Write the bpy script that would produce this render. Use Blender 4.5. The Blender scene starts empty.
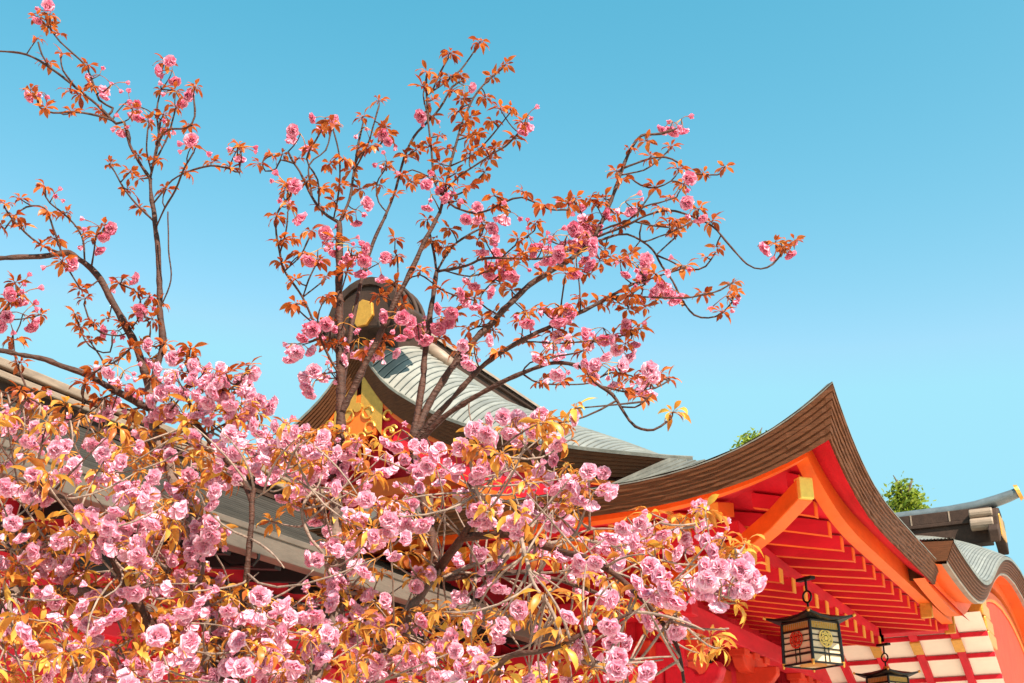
import bpy, math, random
import numpy as np
from mathutils import Vector, Matrix
R = math.radians
scene = bpy.context.scene
COL = scene.collection

# ------------------------------------------------------------------ camera
F_PX = 1200.0
PITCH = math.atan(508 / 1200.0)
YAW = R(27.8)
CAM = Vector((0, 0, 1.6))
cd = bpy.data.cameras.new('camera')
cd.lens = 36 * F_PX / 1024
cd.sensor_width = 36
cd.clip_start = 0.05
cd.clip_end = 5000
cam = bpy.data.objects.new('camera', cd)
COL.objects.link(cam)
cam.location = CAM
cam.rotation_euler = (R(90) + PITCH, 0, YAW)
scene.camera = cam
FW = Vector((-math.sin(YAW) * math.cos(PITCH), math.cos(YAW) * math.cos(PITCH), math.sin(PITCH)))
RT = Vector((math.cos(YAW), math.sin(YAW), 0))
UP = RT.cross(FW)


def at(px, py, d):
    """world point seen at a pixel of the photograph, d metres deep"""
    return CAM + (FW + RT * ((px - 512) / F_PX) + UP * ((341.5 - py) / F_PX)) * d


# ------------------------------------------------------------------ sky and sun
SUN_AZ = (0.80, -0.48)      # horizontal direction towards the sun
SUN_EL = R(46)
w = bpy.data.worlds.new('World')
scene.world = w
w.use_nodes = True
nt = w.node_tree
bg = nt.nodes['Background']
sky = nt.nodes.new('ShaderNodeTexSky')
sky.sky_type = 'NISHITA'
sky.sun_disc = False
sky.sun_elevation = SUN_EL
sky.sun_rotation = math.atan2(SUN_AZ[0], SUN_AZ[1])
sky.air_density = 1.0
sky.dust_density = 2.6
sky.ozone_density = 1.0
# colour response of the photograph's sky: deep cyan overhead, pale towards the roofs
sep = nt.nodes.new('ShaderNodeSeparateColor')
com = nt.nodes.new('ShaderNodeCombineColor')
nt.links.new(sky.outputs[0], sep.inputs[0])
for ci, (pw, sc_, mxv) in enumerate(((2.8, 0.492, 1.32), (1.08, 1.14, 2.8), (1.0, 1.0, 3.4))):
    q1 = nt.nodes.new('ShaderNodeMath'); q1.operation = 'POWER'; q1.inputs[1].default_value = pw
    q2 = nt.nodes.new('ShaderNodeMath'); q2.operation = 'MULTIPLY'; q2.inputs[1].default_value = sc_
    q3 = nt.nodes.new('ShaderNodeMath'); q3.operation = 'MINIMUM'; q3.inputs[1].default_value = mxv
    nt.links.new(sep.outputs[ci], q1.inputs[0]); nt.links.new(q1.outputs[0], q2.inputs[0])
    nt.links.new(q2.outputs[0], q3.inputs[0]); nt.links.new(q3.outputs[0], com.inputs[ci])
nt.links.new(com.outputs[0], bg.inputs[0])
bg.inputs[1].default_value = 0.122
sl = bpy.data.lights.new('sun', 'SUN')
sl.energy = 4.8
sl.angle = R(0.5)
sl.color = (1.0, 0.91, 0.78)
sun = bpy.data.objects.new('sun', sl)
COL.objects.link(sun)
hx, hy = SUN_AZ
hn = math.hypot(hx, hy)
sd = Vector((hx / hn * math.cos(SUN_EL), hy / hn * math.cos(SUN_EL), math.sin(SUN_EL)))
sun.rotation_euler = sd.to_track_quat('Z', 'Y').to_euler()
sun.location = (20, -15, 30)
vs = scene.view_settings
vs.view_transform = 'Standard'
vs.look = 'None'
vs.gamma = 1
vs.use_curve_mapping = False
vs.exposure = 1.25


# ------------------------------------------------------------------ materials
def mat(name, col, rough=0.6, metal=0.0, var=0.12, scale=6.0, bump=0.0, bscale=40.0, coat=0.0, stretch=None, spec=0.5):
    m = bpy.data.materials.new(name)
    m.use_nodes = True
    n = m.node_tree.nodes
    l = m.node_tree.links
    b = n['Principled BSDF']
    b.inputs['Roughness'].default_value = rough
    b.inputs['Metallic'].default_value = metal
    b.inputs['Coat Weight'].default_value = coat
    b.inputs['Specular IOR Level'].default_value = spec
    tc = n.new('ShaderNodeTexCoord')
    mp = n.new('ShaderNodeMapping')
    l.new(tc.outputs['Object'], mp.inputs[0])
    if stretch:
        mp.inputs['Scale'].default_value = stretch
    nz = n.new('ShaderNodeTexNoise')
    nz.inputs['Scale'].default_value = scale
    nz.inputs['Detail'].default_value = 6
    nz.inputs['Roughness'].default_value = 0.65
    l.new(mp.outputs[0], nz.inputs['Vector'])
    cr = n.new('ShaderNodeValToRGB')
    cr.color_ramp.elements[0].position = 0.3
    cr.color_ramp.elements[1].position = 0.72
    c = np.array(col)
    cr.color_ramp.elements[0].color = (*(c * (1 - var)), 1)
    cr.color_ramp.elements[1].color = (*np.minimum(c * (1 + var), 0.95), 1)
    l.new(nz.outputs['Fac'], cr.inputs[0])
    l.new(cr.outputs[0], b.inputs['Base Color'])
    if bump > 0:
        n2 = n.new('ShaderNodeTexNoise')
        n2.inputs['Scale'].default_value = bscale
        n2.inputs['Detail'].default_value = 5
        l.new(mp.outputs[0], n2.inputs['Vector'])
        bp = n.new('ShaderNodeBump')
        bp.inputs['Strength'].default_value = bump
        bp.inputs['Distance'].default_value = 0.02
        l.new(n2.outputs['Fac'], bp.inputs['Height'])
        l.new(bp.outputs[0], b.inputs['Normal'])
    return m


def leafy(name, c0, c1, trans=0.45, rough=0.5, tw=(1, 1, 1), c2=None):
    m = bpy.data.materials.new(name)
    m.use_nodes = True
    n = m.node_tree.nodes
    l = m.node_tree.links
    b = n['Principled BSDF']
    b.inputs['Roughness'].default_value = rough
    b.inputs['Specular IOR Level'].default_value = 0.3
    g = n.new('ShaderNodeNewGeometry')
    cr = n.new('ShaderNodeValToRGB')
    cr.color_ramp.elements[0].color = (*c0, 1)
    cr.color_ramp.elements[1].color = (*c1, 1)
    if c2 is not None:
        e = cr.color_ramp.elements.new(0.80)
        e.color = (*c1, 1)
        cr.color_ramp.elements[2].color = (*c2, 1)
    tc = n.new('ShaderNodeTexCoord')
    nz = n.new('ShaderNodeTexNoise')
    nz.inputs['Scale'].default_value = 70
    l.new(tc.outputs['Object'], nz.inputs['Vector'])
    ma = n.new('ShaderNodeMath')
    ma.operation = 'MULTIPLY_ADD'
    ma.inputs[1].default_value = 0.5
    ma.inputs[2].default_value = -0.25
    l.new(nz.outputs['Fac'], ma.inputs[0])
    ad = n.new('ShaderNodeMath')
    ad.operation = 'ADD'
    ad.use_clamp = True
    l.new(g.outputs['Random Per Island'], ad.inputs[0])
    l.new(ma.outputs[0], ad.inputs[1])
    l.new(ad.outputs[0], cr.inputs[0])
    l.new(cr.outputs[0], b.inputs['Base Color'])
    t = n.new('ShaderNodeBsdfTranslucent')
    mu = n.new('ShaderNodeMix')
    mu.data_type = 'RGBA'
    mu.blend_type = 'MULTIPLY'
    mu.inputs[0].default_value = 1
    mu.inputs[7].default_value = (*tw, 1)
    l.new(cr.outputs[0], mu.inputs[6])
    l.new(mu.outputs[2], t.inputs[0])
    mx = n.new('ShaderNodeMixShader')
    mx.inputs[0].default_value = trans
    l.new(b.outputs[0], mx.inputs[1])
    l.new(t.outputs[0], mx.inputs[2])
    l.new(mx.outputs[0], n['Material Output'].inputs[0])
    return m


def seam_mat(name, col, dark, rough=0.45, metal=0.25):
    """sheet-copper courses: the seam between two courses follows the V of the UV map"""
    m = mat(name, col, rough, metal, var=0.22, scale=3.0, bump=0.15, bscale=25)
    n = m.node_tree.nodes
    l = m.node_tree.links
    b = n['Principled BSDF']
    src = b.inputs['Base Color'].links[0].from_socket
    uv = n.new('ShaderNodeUVMap')
    sp = n.new('ShaderNodeSeparateXYZ')
    l.new(uv.outputs[0], sp.inputs[0])
    fr = n.new('ShaderNodeMath')
    fr.operation = 'FRACT'
    l.new(sp.outputs[1], fr.inputs[0])
    lt = n.new('ShaderNodeMath')
    lt.operation = 'LESS_THAN'
    lt.inputs[1].default_value = 0.17
    l.new(fr.outputs[0], lt.inputs[0])
    # per course tone
    fl = n.new('ShaderNodeMath')
    fl.operation = 'FLOOR'
    l.new(sp.outputs[1], fl.inputs[0])
    wn = n.new('ShaderNodeTexWhiteNoise')
    wn.noise_dimensions = '1D'
    l.new(fl.outputs[0], wn.inputs['W'])
    mr = n.new('ShaderNodeMapRange')
    mr.inputs['To Min'].default_value = 0.82
    mr.inputs['To Max'].default_value = 1.12
    l.new(wn.outputs['Value'], mr.inputs['Value'])
    ml = n.new('ShaderNodeVectorMath')
    ml.operation = 'SCALE'
    l.new(src, ml.inputs[0])
    l.new(mr.outputs[0], ml.inputs['Scale'])
    mx = n.new('ShaderNodeMix')
    mx.data_type = 'RGBA'
    l.new(lt.outputs[0], mx.inputs[0])
    l.new(ml.outputs[0], mx.inputs[6])
    mx.inputs[7].default_value = (*dark, 1)
    l.new(mx.outputs[2], b.inputs['Base Color'])
    return m


M = {}
M['red'] = mat('crimson_paint', (0.60, 0.013, 0.026), 0.6, spec=0.22, var=0.24, scale=4, bump=0.14, bscale=30, stretch=(1, .25, 1))
M['red2'] = mat('rafter_paint', (0.64, 0.015, 0.030), 0.6, spec=0.22, var=0.2, scale=5, bump=.1, stretch=(.3, 1, 1))
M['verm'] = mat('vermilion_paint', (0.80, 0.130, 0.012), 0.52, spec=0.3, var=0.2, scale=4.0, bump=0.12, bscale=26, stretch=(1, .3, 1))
M['verm2'] = mat('red_orange_paint', (0.66, 0.048, 0.018), 0.6, spec=0.2, var=0.2, scale=3.0, bump=0.12, bscale=26)
M['tipc'] = mat('rafter_tip_paint', (0.80, 0.34, 0.04), 0.45, var=0.08)
M['gold'] = mat('gilt_fitting', (0.62, 0.29, 0.045), 0.38, 0.5, var=0.15, scale=20, bump=0.25, bscale=60)
M['lit_cap_gold'] = mat('lit_gilt_cap', (0.90, 0.55, 0.09), 0.4, 0.25, var=0.1, scale=20, bump=0.15, bscale=50)  # hip cap: its lit look put into a brighter gilt colour
M['bark_eave'] = mat('layered_eave_edge', (0.105, 0.034, 0.011), 0.65, spec=0.2, var=0.36, scale=9, bump=0.25, bscale=50, stretch=(1, 1, 9))
M['copper'] = seam_mat('copper_courses', (0.30, 0.28, 0.24), (0.015, 0.02, 0.019), 0.45, 0.3)
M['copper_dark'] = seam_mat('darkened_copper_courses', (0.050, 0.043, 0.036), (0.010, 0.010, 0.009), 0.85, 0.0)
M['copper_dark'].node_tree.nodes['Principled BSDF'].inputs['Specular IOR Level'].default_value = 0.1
M['lead'] = mat('weathered_copper_flashing', (0.20, 0.18, 0.145), 0.5, 0.2, var=0.35, scale=7, bump=0.2)
M['ridge'] = mat('dark_ridge_cladding', (0.045, 0.023, 0.015), 0.7, 0.0, spec=0.25, var=0.4, scale=5, bump=0.2)
M['cap'] = mat('ridge_cap_metal', (0.15, 0.165, 0.17), 0.4, 0.4, var=0.25, scale=6)
M['beige'] = mat('faded_beige_metal', (0.27, 0.19, 0.135), 0.55, 0.1, var=0.3, scale=4, bump=0.15, stretch=(1, 1, 4))
M['gutter'] = mat('aged_gutter_metal', (0.12, 0.088, 0.066), 0.6, 0.1, var=0.35, scale=4, bump=0.15, stretch=(1, .4, 2))
M['white'] = mat('white_plaster', (0.86, 0.72, 0.58), 0.8, var=0.06, scale=4, bump=0.05)
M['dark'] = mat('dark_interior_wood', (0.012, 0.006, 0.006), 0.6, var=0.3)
M['iron'] = mat('black_iron', (0.015, 0.013, 0.012), 0.4, 0.6, var=0.3, scale=20)
M['paper'] = mat('lantern_panel', (0.62, 0.46, 0.28), 0.6, var=0.08, scale=10)
M['crest_red'] = mat('crest_red', (0.55, 0.035, 0.015), 0.4, 0.2)
M['crest_gold'] = mat('crest_gold', (0.85, 0.50, 0.10), 0.4, 0.45)
M['ground'] = mat('pale_gravel', (0.60, 0.55, 0.47), 0.9, var=0.25, scale=3, bump=0.4, bscale=60)
M['stone'] = mat('stone_base', (0.30, 0.29, 0.27), 0.8, var=0.2, scale=5, bump=0.3)
M['bark'] = mat('cherry_bark', (0.060, 0.022, 0.012), 0.65, spec=0.3, var=0.5, scale=22, bump=0.5, bscale=55, stretch=(1, 1, 2.2))
M['barkg'] = mat('old_grey_bark', (0.14, 0.09, 0.068), 0.8, spec=0.3, var=0.6, scale=18, bump=0.7, bscale=45)
M['bark_lit'] = mat('sunlit_twig_bark', (0.25, 0.17, 0.13), 0.8, spec=0.3, var=0.5, scale=25, bump=0.5, bscale=60)  # lower twigs: sunlight put into the colour as a paler bark
M['barkt'] = mat('tree_bark', (0.10, 0.07, 0.05), 0.9, var=0.4, bump=0.5)
M['petal'] = leafy('cherry_petal', (0.84, 0.37, 0.50), (0.96, 0.76, 0.83), 0.45, 0.65, (1.0, 0.74, 0.84))
M['petal_young'] = leafy('young_cherry_petal', (0.72, 0.17, 0.29), (0.93, 0.52, 0.62), 0.38, 0.65, (1.0, 0.70, 0.80))
M['leaf'] = leafy('bronze_leaf', (0.36, 0.085, 0.018), (0.74, 0.38, 0.07), 0.42, 0.36, (1.15, 0.9, 0.5), (0.66, 0.44, 0.08))
M['leaf_shaded'] = leafy('shaded_red_bronze_leaf', (0.24, 0.035, 0.012), (0.62, 0.19, 0.03), 0.38, 0.36, (1.15, 0.85, 0.5))  # upper-crown leaves: shade put into a darker, redder copy of the leaf colour
M['green'] = leafy('green_leaf', (0.10, 0.17, 0.015), (0.30, 0.33, 0.05), 0.4, 0.5, (1.2, 1.2, 0.5))


# ------------------------------------------------------------------ mesh helpers
class MB:
    def __init__(self):
        self.v = []
        self.f = []
        self.uv = {}
        self.mi = []
        self.smooth = False

    def add(self, verts, faces, mi=0):
        o = len(self.v)
        self.v += [tuple(p) for p in verts]
        self.f += [tuple(i + o for i in f) for f in faces]
        self.mi += [mi] * len(faces)
        return o

    def hexa(self, c, mi=0):
        """8 corners: bottom 4 then top 4, both counter-clockwise"""
        self.add(c, [(0, 3, 2, 1), (4, 5, 6, 7), (0, 1, 5, 4), (1, 2, 6, 5), (2, 3, 7, 6), (3, 0, 4, 7)], mi)

    def box(self, x0, x1, y0, y1, z0, z1, mi=0):
        self.hexa([(x0, y0, z0), (x1, y0, z0), (x1, y1, z0), (x0, y1, z0),
                   (x0, y0, z1), (x1, y0, z1), (x1, y1, z1), (x0, y1, z1)], mi)

    def beam(self, a, b, wd, ht, mi=0, up=(0, 0, 1)):
        """bar whose TOP centre line runs a -> b"""
        a = Vector(a); b = Vector(b)
        d = (b - a).normalized()
        s = d.cross(Vector(up)).normalized() * wd / 2
        u = s.cross(d).normalized() * ht
        if u.z < 0: u = -u
        self.hexa([a - s - u, a + s - u, b + s - u, b - s - u, a - s, a + s, b + s, b - s], mi)

    def sweep_bar(self, pts, wd, ht, side, mi=0, tipmi=None, botmi=None):
        """bar with a bent top line, vertical cross-sections"""
        s = Vector(side) * wd / 2
        rings = []
        for p in pts:
            p = Vector(p)
            h = Vector((0, 0, ht))
            rings.append([p - s - h, p + s - h, p + s, p - s])
        vs_ = [q for r in rings for q in r]
        o = len(self.v)
        self.v += [tuple(q) for q in vs_]
        n = len(rings)
        for i in range(n - 1):
            for k in range(4):
                a = o + i * 4 + k; b = o + i * 4 + (k + 1) % 4
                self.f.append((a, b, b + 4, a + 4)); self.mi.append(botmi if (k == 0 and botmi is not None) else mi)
        self.f.append((o + 3, o + 2, o + 1, o)); self.mi.append(tipmi if tipmi is not None else mi)
        e = o + (n - 1) * 4
        self.f.append((e, e + 1, e + 2, e + 3)); self.mi.append(mi)

    def loft(self, rings, closed=False, uvs=None, mi=0):
        o = len(self.v)
        m = len(rings[0])
        for r in rings:
            self.v += [tuple(p) for p in r]
        for i in range(len(rings) - 1):
            for k in range(m if closed else m - 1):
                k2 = (k + 1) % m
                self.f.append((o + i * m + k, o + i * m + k2, o + (i + 1) * m + k2, o + (i + 1) * m + k))
                self.mi.append(mi)
                if uvs is not None:
                    self.uv[len(self.f) - 1] = (uvs[i][k], uvs[i][k2], uvs[i + 1][k2], uvs[i + 1][k])

    def extrude(self, outline, axis_o, ax, ay, az, depth, mi=0):
        """outline in (u,v); placed at axis_o + u*ax + v*ay, thickness along az, centred"""
        o = Vector(axis_o); ax = Vector(ax); ay = Vector(ay); az = Vector(az)
        n = len(outline)
        fr = [o + ax * u + ay * v + az * depth / 2 for u, v in outline]
        bk = [o + ax * u + ay * v - az * depth / 2 for u, v in outline]
        self.add(fr + bk, [tuple(range(n)), tuple(range(2 * n - 1, n - 1, -1))] +
                 [(i, i + n, (i + 1) % n + n, (i + 1) % n) for i in range(n)], mi)

    def cyl(self, a, b, r0, r1=None, n=12, mi=0, caps=True):
        a = Vector(a); b = Vector(b)
        r1 = r0 if r1 is None else r1
        d = (b - a).normalized()
        s = d.orthogonal().normalized(); t = d.cross(s)
        ra = [a + (s * math.cos(k * 2 * math.pi / n) + t * math.sin(k * 2 * math.pi / n)) * r0 for k in range(n)]
        rb = [b + (s * math.cos(k * 2 * math.pi / n) + t * math.sin(k * 2 * math.pi / n)) * r1 for k in range(n)]
        fs = [(k, (k + 1) % n, (k + 1) % n + n, k + n) for k in range(n)]
        if caps:
            fs += [tuple(range(n - 1, -1, -1)), tuple(range(n, 2 * n))]
        self.add(ra + rb, fs, mi)

    def tube(self, pts, radii, n=7, mi=0):
        rings = []
        prev = None
        P = [Vector(p) for p in pts]
        for i, p in enumerate(P):
            d = (P[min(i + 1, len(P) - 1)] - P[max(i - 1, 0)])
            if d.length < 1e-9: d = Vector((0, 0, 1))
            d.normalize()
            if prev is None:
                s = d.orthogonal().normalized()
            else:
                s = (prev - d * prev.dot(d))
                s = s.normalized() if s.length > 1e-6 else d.orthogonal().normalized()
            prev = s
            t = d.cross(s)
            rings.append([p + (s * math.cos(k * 2 * math.pi / n) + t * math.sin(k * 2 * math.pi / n)) * radii[i] for k in range(n)])
        o = len(self.v)
        self.loft(rings, closed=True, mi=mi)
        self.f.append(tuple(range(o + n - 1, o - 1, -1))); self.mi.append(mi)
        e = o + (len(P) - 1) * n
        self.f.append(tuple(range(e, e + n))); self.mi.append(mi)

    def mesh(self, name, mats, smooth=False):
        me = bpy.data.meshes.new(name)
        me.from_pydata(self.v, [], self.f)
        for m in (mats if isinstance(mats, (list, tuple)) else [mats]):
            me.materials.append(m)
        if any(self.mi):
            me.polygons.foreach_set('material_index', self.mi)
        if smooth:
            me.polygons.foreach_set('use_smooth', [True] * len(me.polygons))
        if self.uv:
            ul = me.uv_layers.new(name='UVMap')
            for fi, u in self.uv.items():
                p = me.polygons[fi]
                for li, q in zip(p.loop_indices, u):
                    ul.data[li].uv = q
        me.update()
        return me

    def build(self, name, mats, parent=None, smooth=False, bevel=0.0):
        o = bpy.data.objects.new(name, self.mesh(name, mats, smooth))
        COL.objects.link(o)
        if parent is not None:
            o.parent = parent
            o.matrix_parent_inverse = Matrix.Translation(-wloc(parent))
        if bevel > 0:
            b = o.modifiers.new('bevel', 'BEVEL')
            b.width = bevel; b.segments = 2; b.limit_method = 'ANGLE'
        return o


def wloc(o):
    return o.location.copy() if o.type == 'EMPTY' else Vector((0, 0, 0))


def thing(name, label, cat, loc=(0, 0, 0), group=None, rz=0):
    o = bpy.data.objects.new(name, None)
    COL.objects.link(o)
    o.location = loc
    o.rotation_euler = (0, 0, rz)
    o.empty_display_size = 0.2
    o['label'] = label
    o['category'] = cat
    if group: o['group'] = group
    return o


def interp(x, tab):
    xs = [t[0] for t in tab]; ys = [t[1] for t in tab]
    return float(np.interp(x, xs, ys))


def smooth_tab(tab, n=60):
    """monotone-ish resampling of a small table with Catmull-Rom in y"""
    xs = np.array([t[0] for t in tab]); ys = np.array([t[1] for t in tab])
    m = np.gradient(ys, xs)
    X = np.linspace(xs[0], xs[-1], n)
    out = []
    for x in X:
        i = min(max(np.searchsorted(xs, x) - 1, 0), len(xs) - 2)
        h = xs[i + 1] - xs[i]; t = (x - xs[i]) / h
        y = (2*t**3-3*t**2+1)*ys[i] + (t**3-2*t**2+t)*h*m[i] + (-2*t**3+3*t**2)*ys[i+1] + (t**3-t**2)*h*m[i+1]
        out.append((float(x), float(y)))
    return out


# ------------------------------------------------------------------ ground
g = MB()
g.add([(-900, -900, 0), (900, -900, 0), (900, 900, 0), (-900, 900, 0)], [(0, 1, 2, 3)])
go = g.build('ground', M['ground'])
go['kind'] = 'structure'

# ------------------------------------------------------------------ the hall
XE, YE, ZE = -1.9, 9.05, 4.42        # front eave line, side eave line, eave height
XC = -7.5                            # ridge line
YG = 10.4                            # gable verge
XB = 2 * XC - XE                     # rear eave
hall = thing('shrine_hall', 'red shrine hall with upswept brown layered eaves, pale copper roof and curved porch gable', 'building', (-7.5, 18, 0))


def lift(t, amp):
    return amp * max(0.0, 1 - t / 2.2) ** 2.8


TS = [0, .08, .17, .27, .38, .5, .65, .8, 1.0, 1.2, 1.45, 1.7, 2.0, 2.4, 3.0]


JR = random.Random(5)


def eave_loft(mb, prof, yend, xend=XB + 1.0, jit=0.0):
    """profile rows (offset inwards, height, corner lift) swept round the front corner of the eave"""
    stations = []
    side_t = TS + [4.0, 5.5, 7.5, (-XE + xend) * -1]
    if jit:
        side_t = sorted(set(side_t + [round(3.0 + .22 * i, 3) for i in range(26)] + [round(.15 * i + .05, 3) for i in range(19)]))
    side_t = [t for t in side_t if t <= XE - xend + 1e-6]
    fr_t = TS + [3.6, 4.2, 6, 9, 12]
    if jit: fr_t = sorted(set(fr_t + [round(.15 * i + .05, 3) for i in range(29)]))
    fr_t = [t for t in fr_t if t < yend - YE - .3] + ['end']
    for t in reversed(side_t[1:]):
        stations.append(('s', t))
    stations.append(('c', 0))
    for t in fr_t[1:]:
        stations.append(('f', t))
    rows = []
    for (o, dz, amp) in prof:
        row = []
        for k, t in stations:
            if k == 'f' and t == 'end':
                x, y, tt = XE - o, yend, yend - YE - o
            elif k == 'f':
                x, y, tt = XE - o, YE + o + t, t
            elif k == 's':
                x, y, tt = XE - o - t, YE + o, t
            else:
                x, y, tt = XE - o, YE + o, 0
            j1 = JR.uniform(-jit, jit); j2 = JR.uniform(-jit, jit)
            row.append((x + j1, y + j1, ZE + dz + lift(tt, amp) + j2))
        rows.append(row)
    mb.loft(rows)


# layered bark-like eave edge, five tiers
prof = []
L = 7
for i in range(L):
    f0 = i / L; f1 = (i + 1) / L
    o0 = 0.09 * f0; z0 = -0.215 * f0; a0 = .59 - .22 * f0
    z1 = -0.215 * f1 + .003; a1 = .59 - .22 * f1
    prof += [(o0, z0, a0), (o0 + .003, z1, a1)]
prof.append((.10, -.21, .37))
eb = MB(); eave_loft(eb, prof, 13.45, jit=.0035)
# closing end of the front run
eb.add([(XE, 13.45, ZE), (XE - .1, 13.45, ZE - .21), (XE - .5, 13.45, ZE - .1), (XE - .5, 13.45, ZE + .15)], [(0, 1, 2, 3)])
eb.build('eave_edge', M['bark_eave'], hall)
lip = MB(); eave_loft(lip, [(-.004, -.006, .59), (-.005, .004, .591), (.05, .014, .591)], 13.45)
lip.build('eave_flashing', M['lead'], hall)
sb = MB(); eave_loft(sb, [(.10, -.21, .37), (.22, -.10, .34), (.345, .0, .31)], 16.0)
sb.build('soffit_board', M['red'], hall)
fb = MB(); eave_loft(fb, [(.34, .005, .31), (.336, -.19, .31), (.46, -.195, .30), (.462, -.10, .30)], 16.2)
fb.build('eave_fascia', M['verm'], hall)


def zr(o, t):
    """top of the flying rafters at inward offset o"""
    return ZE - .19 + (o - .46) * .15 + lift(t, .31) * max(0, 1 - (o - .46) / 1.7)


cb = MB(); rows = [(o, -.17 + (o - .46) * .15, .31 * max(0, 1 - (o - .46) / 1.7)) for o in (.45, .6, .9, 1.25, 1.7, 2.2, 2.75, 3.2)]
eave_loft(cb, rows, 16.4)
cb.build('eave_ceiling', M['red'], hall)

# flying rafters of the front, ends towards +X
RY = [15.86 - .44 * i for i in range(15)]
for y in RY:
    o1 = min(1.55, y - YE - .06)
    pts = []
    for k in range(6):
        o = .49 + (o1 - .49) * k / 5
        pts.append((XE - o, y, zr(o, y - YE - o)))
    r = MB(); r.sweep_bar(pts, .085, .13, (0, 1, 0), botmi=1)  # vermilion underside: glow bounced from the ground put into the colour
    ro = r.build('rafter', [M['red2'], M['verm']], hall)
    z0 = pts[0][2]
    tp = MB(); tp.box(XE - .492, XE - .482, y - .045, y + .045, z0 - .134, z0 - .002)
    tp.build('rafter_tip', M['verm'], ro)
# base rafters below them
for y in RY:
    if y - YE - .06 < 1.3: continue
    o1 = min(2.75, y - YE - .06)
    pts = [(XE - o, y, zr(o, y - YE - o) - .25 + (o - 1.2) * .04) for o in np.linspace(1.2, o1, 4)]
    r = MB(); r.sweep_bar(pts, .10, .14, (0, 1, 0), botmi=1)  # underside again coloured with the ground-bounce glow
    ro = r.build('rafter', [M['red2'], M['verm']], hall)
    z0 = pts[0][2]
    tp = MB(); tp.box(XE - 1.202, XE - 1.19, y - .052, y + .052, z0 - .142, z0 - .002)
    tp.build('rafter_tip', M['tipc'], ro)
# side rafters, ends towards -Y
for i in range(14):
    x = XE - .95 - .36 * i
    o1 = min(2.7, -(x - XE) - .06)
    if o1 < .95: continue
    pts = [(x, YE + o, zr(o, -(x - XE) - o) - .01) for o in np.linspace(.78, o1, 5)]
    r = MB(); r.sweep_bar(pts, .10, .13, (1, 0, 0))
    ro = r.build('rafter', M['verm'], hall, bevel=.006)
    z0 = pts[0][2]
    tp = MB(); tp.box(x - .053, x + .053, YE + .766, YE + .782, z0 - .134, z0 - .002)
    tp.build('rafter_tip', M['tipc'], ro)
# board carrying the flying rafters
kb = MB(); eave_loft(kb, [(1.22, -.20, .10), (1.22, -.335, .10), (1.32, -.335, .10)], 16.0)
kb.build('rafter_board', M['red'], hall)
# hip rafter with its gilt cap
hp = [(.40, 4.37), (.75, 4.24), (1.1, 4.16), (1.7, 4.12), (2.7, 4.15)]
hr = MB(); hr.sweep_bar([(XE - o, YE + o, z) for o, z in hp], .14, .17, (.7071, .7071, 0))
hro = hr.build('hip_rafter', M['verm'], hall, bevel=.01)
hc = MB()
c = Vector((XE - .40, YE + .40, 4.37))
dd = Vector((.7071, -.7071, .0)).normalized()
hc.beam(c - dd * .055 + Vector((0, 0, .015)), c + dd * .04 + Vector((0, 0, .015)), .125, .18)
hco = hc.build('gilt_cap', M['lit_cap_gold'], hro, bevel=.01)

# upper roof --------------------------------------------------------
HV = smooth_tab([(0, 6.93), (.36, 6.45), (.8, 6.10), (1.16, 5.88), (1.67, 5.64), (2.63, 5.32), (3.7, 5.05)])
HI = smooth_tab([(0, 7.42), (.4, 7.12), (.8, 6.78), (1.16, 6.52), (1.67, 6.22), (2.3, 5.92), (2.9, 5.62), (3.7, 5.17)])
YEND = 30.0


def roof_z(a, y):
    t = min(1.0, (y - YG) / 1.35)
    zi = interp(a, HI); zv = interp(a, HV)
    return zi - (zi - zv) * (1 - t) ** 2.0


ys = [YG, YG + .05, YG + .12, YG + .2, YG + .3, YG + .42, YG + .56, YG + .72, YG + .9, YG + 1.1, YG + 1.35, 13, 15, 18, 22, 26, YEND]
NC = 50
for sgn, nm in ((1, 'roof'), (-1, 'roof')):
    rm = MB()
    rows = []; uv = []
    for c in range(NC):
        for e in (0.0, 1.0):
            a = 3.7 * (c + e) / NC
            a = max(a, .02)
            row = []; u = []
            for y in ys:
                row.append((XC + sgn * a, y, roof_z(a, y) + (.013 if e else 0.0)))
                u.append((y, c + (.0 if e == 0 else .995)))
            rows.append(row); uv.append(u)
    rm.loft(rows, uvs=uv)
    rm.build(nm, M['copper'], hall)
# skirt roof round the corner below the gable, and the front and rear lower slopes
ks = MB()
rows = []; uv = []
for c in range(16):
    for e in (0, 1):
        k = (c + e) / 16
        z = ZE + .62 * (.40 * k + .60 * k * k)
        row = []
        u = []
        for s in [9.2, 7, 5, 3.5, 2.4, 1.7, 1.2, .8, .5, .25, 0]:
            row.append((XE - 1.9 * k - s * (1 if s < 9 else 1), YE + 1.35 * k, ZE + (z - ZE) * (1 - .6 * min(1, s / 1.3)) + lift(s, .59) * (1 - k) ** 2 + .012 * (1 - e)))
            u.append((s, 16 - k * 16))
        for s in [.25, .5, .8, 1.2, 1.7, 2.4, 3.3]:
            row.append((XE - 1.9 * k, YE + 1.35 * k + s, z + lift(s, .59) * (1 - k) ** 2 + .012 * (1 - e)))
            u.append((s, 16 - k * 16))
        rows.append(row); uv.append(u)
ks.loft(rows, uvs=uv)
ks.build('skirt_roof', M['lead'], hall)
rr = MB()
rr.add([(XB, YE, ZE), (XB, YEND, ZE), (XC - 3.65, YEND, 5.06), (XC - 3.65, YG, 5.06)], [(0, 1, 2, 3)])
rr.build('rear_roof', M['lead'], hall)

# verge: thick layered band under the copper along the gable
AS = np.linspace(0.0, 3.95, 34)


def vz(a):
    return interp(a, HV) - (.02 if a > 3.7 else 0) * (a - 3.7) * 10


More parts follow.
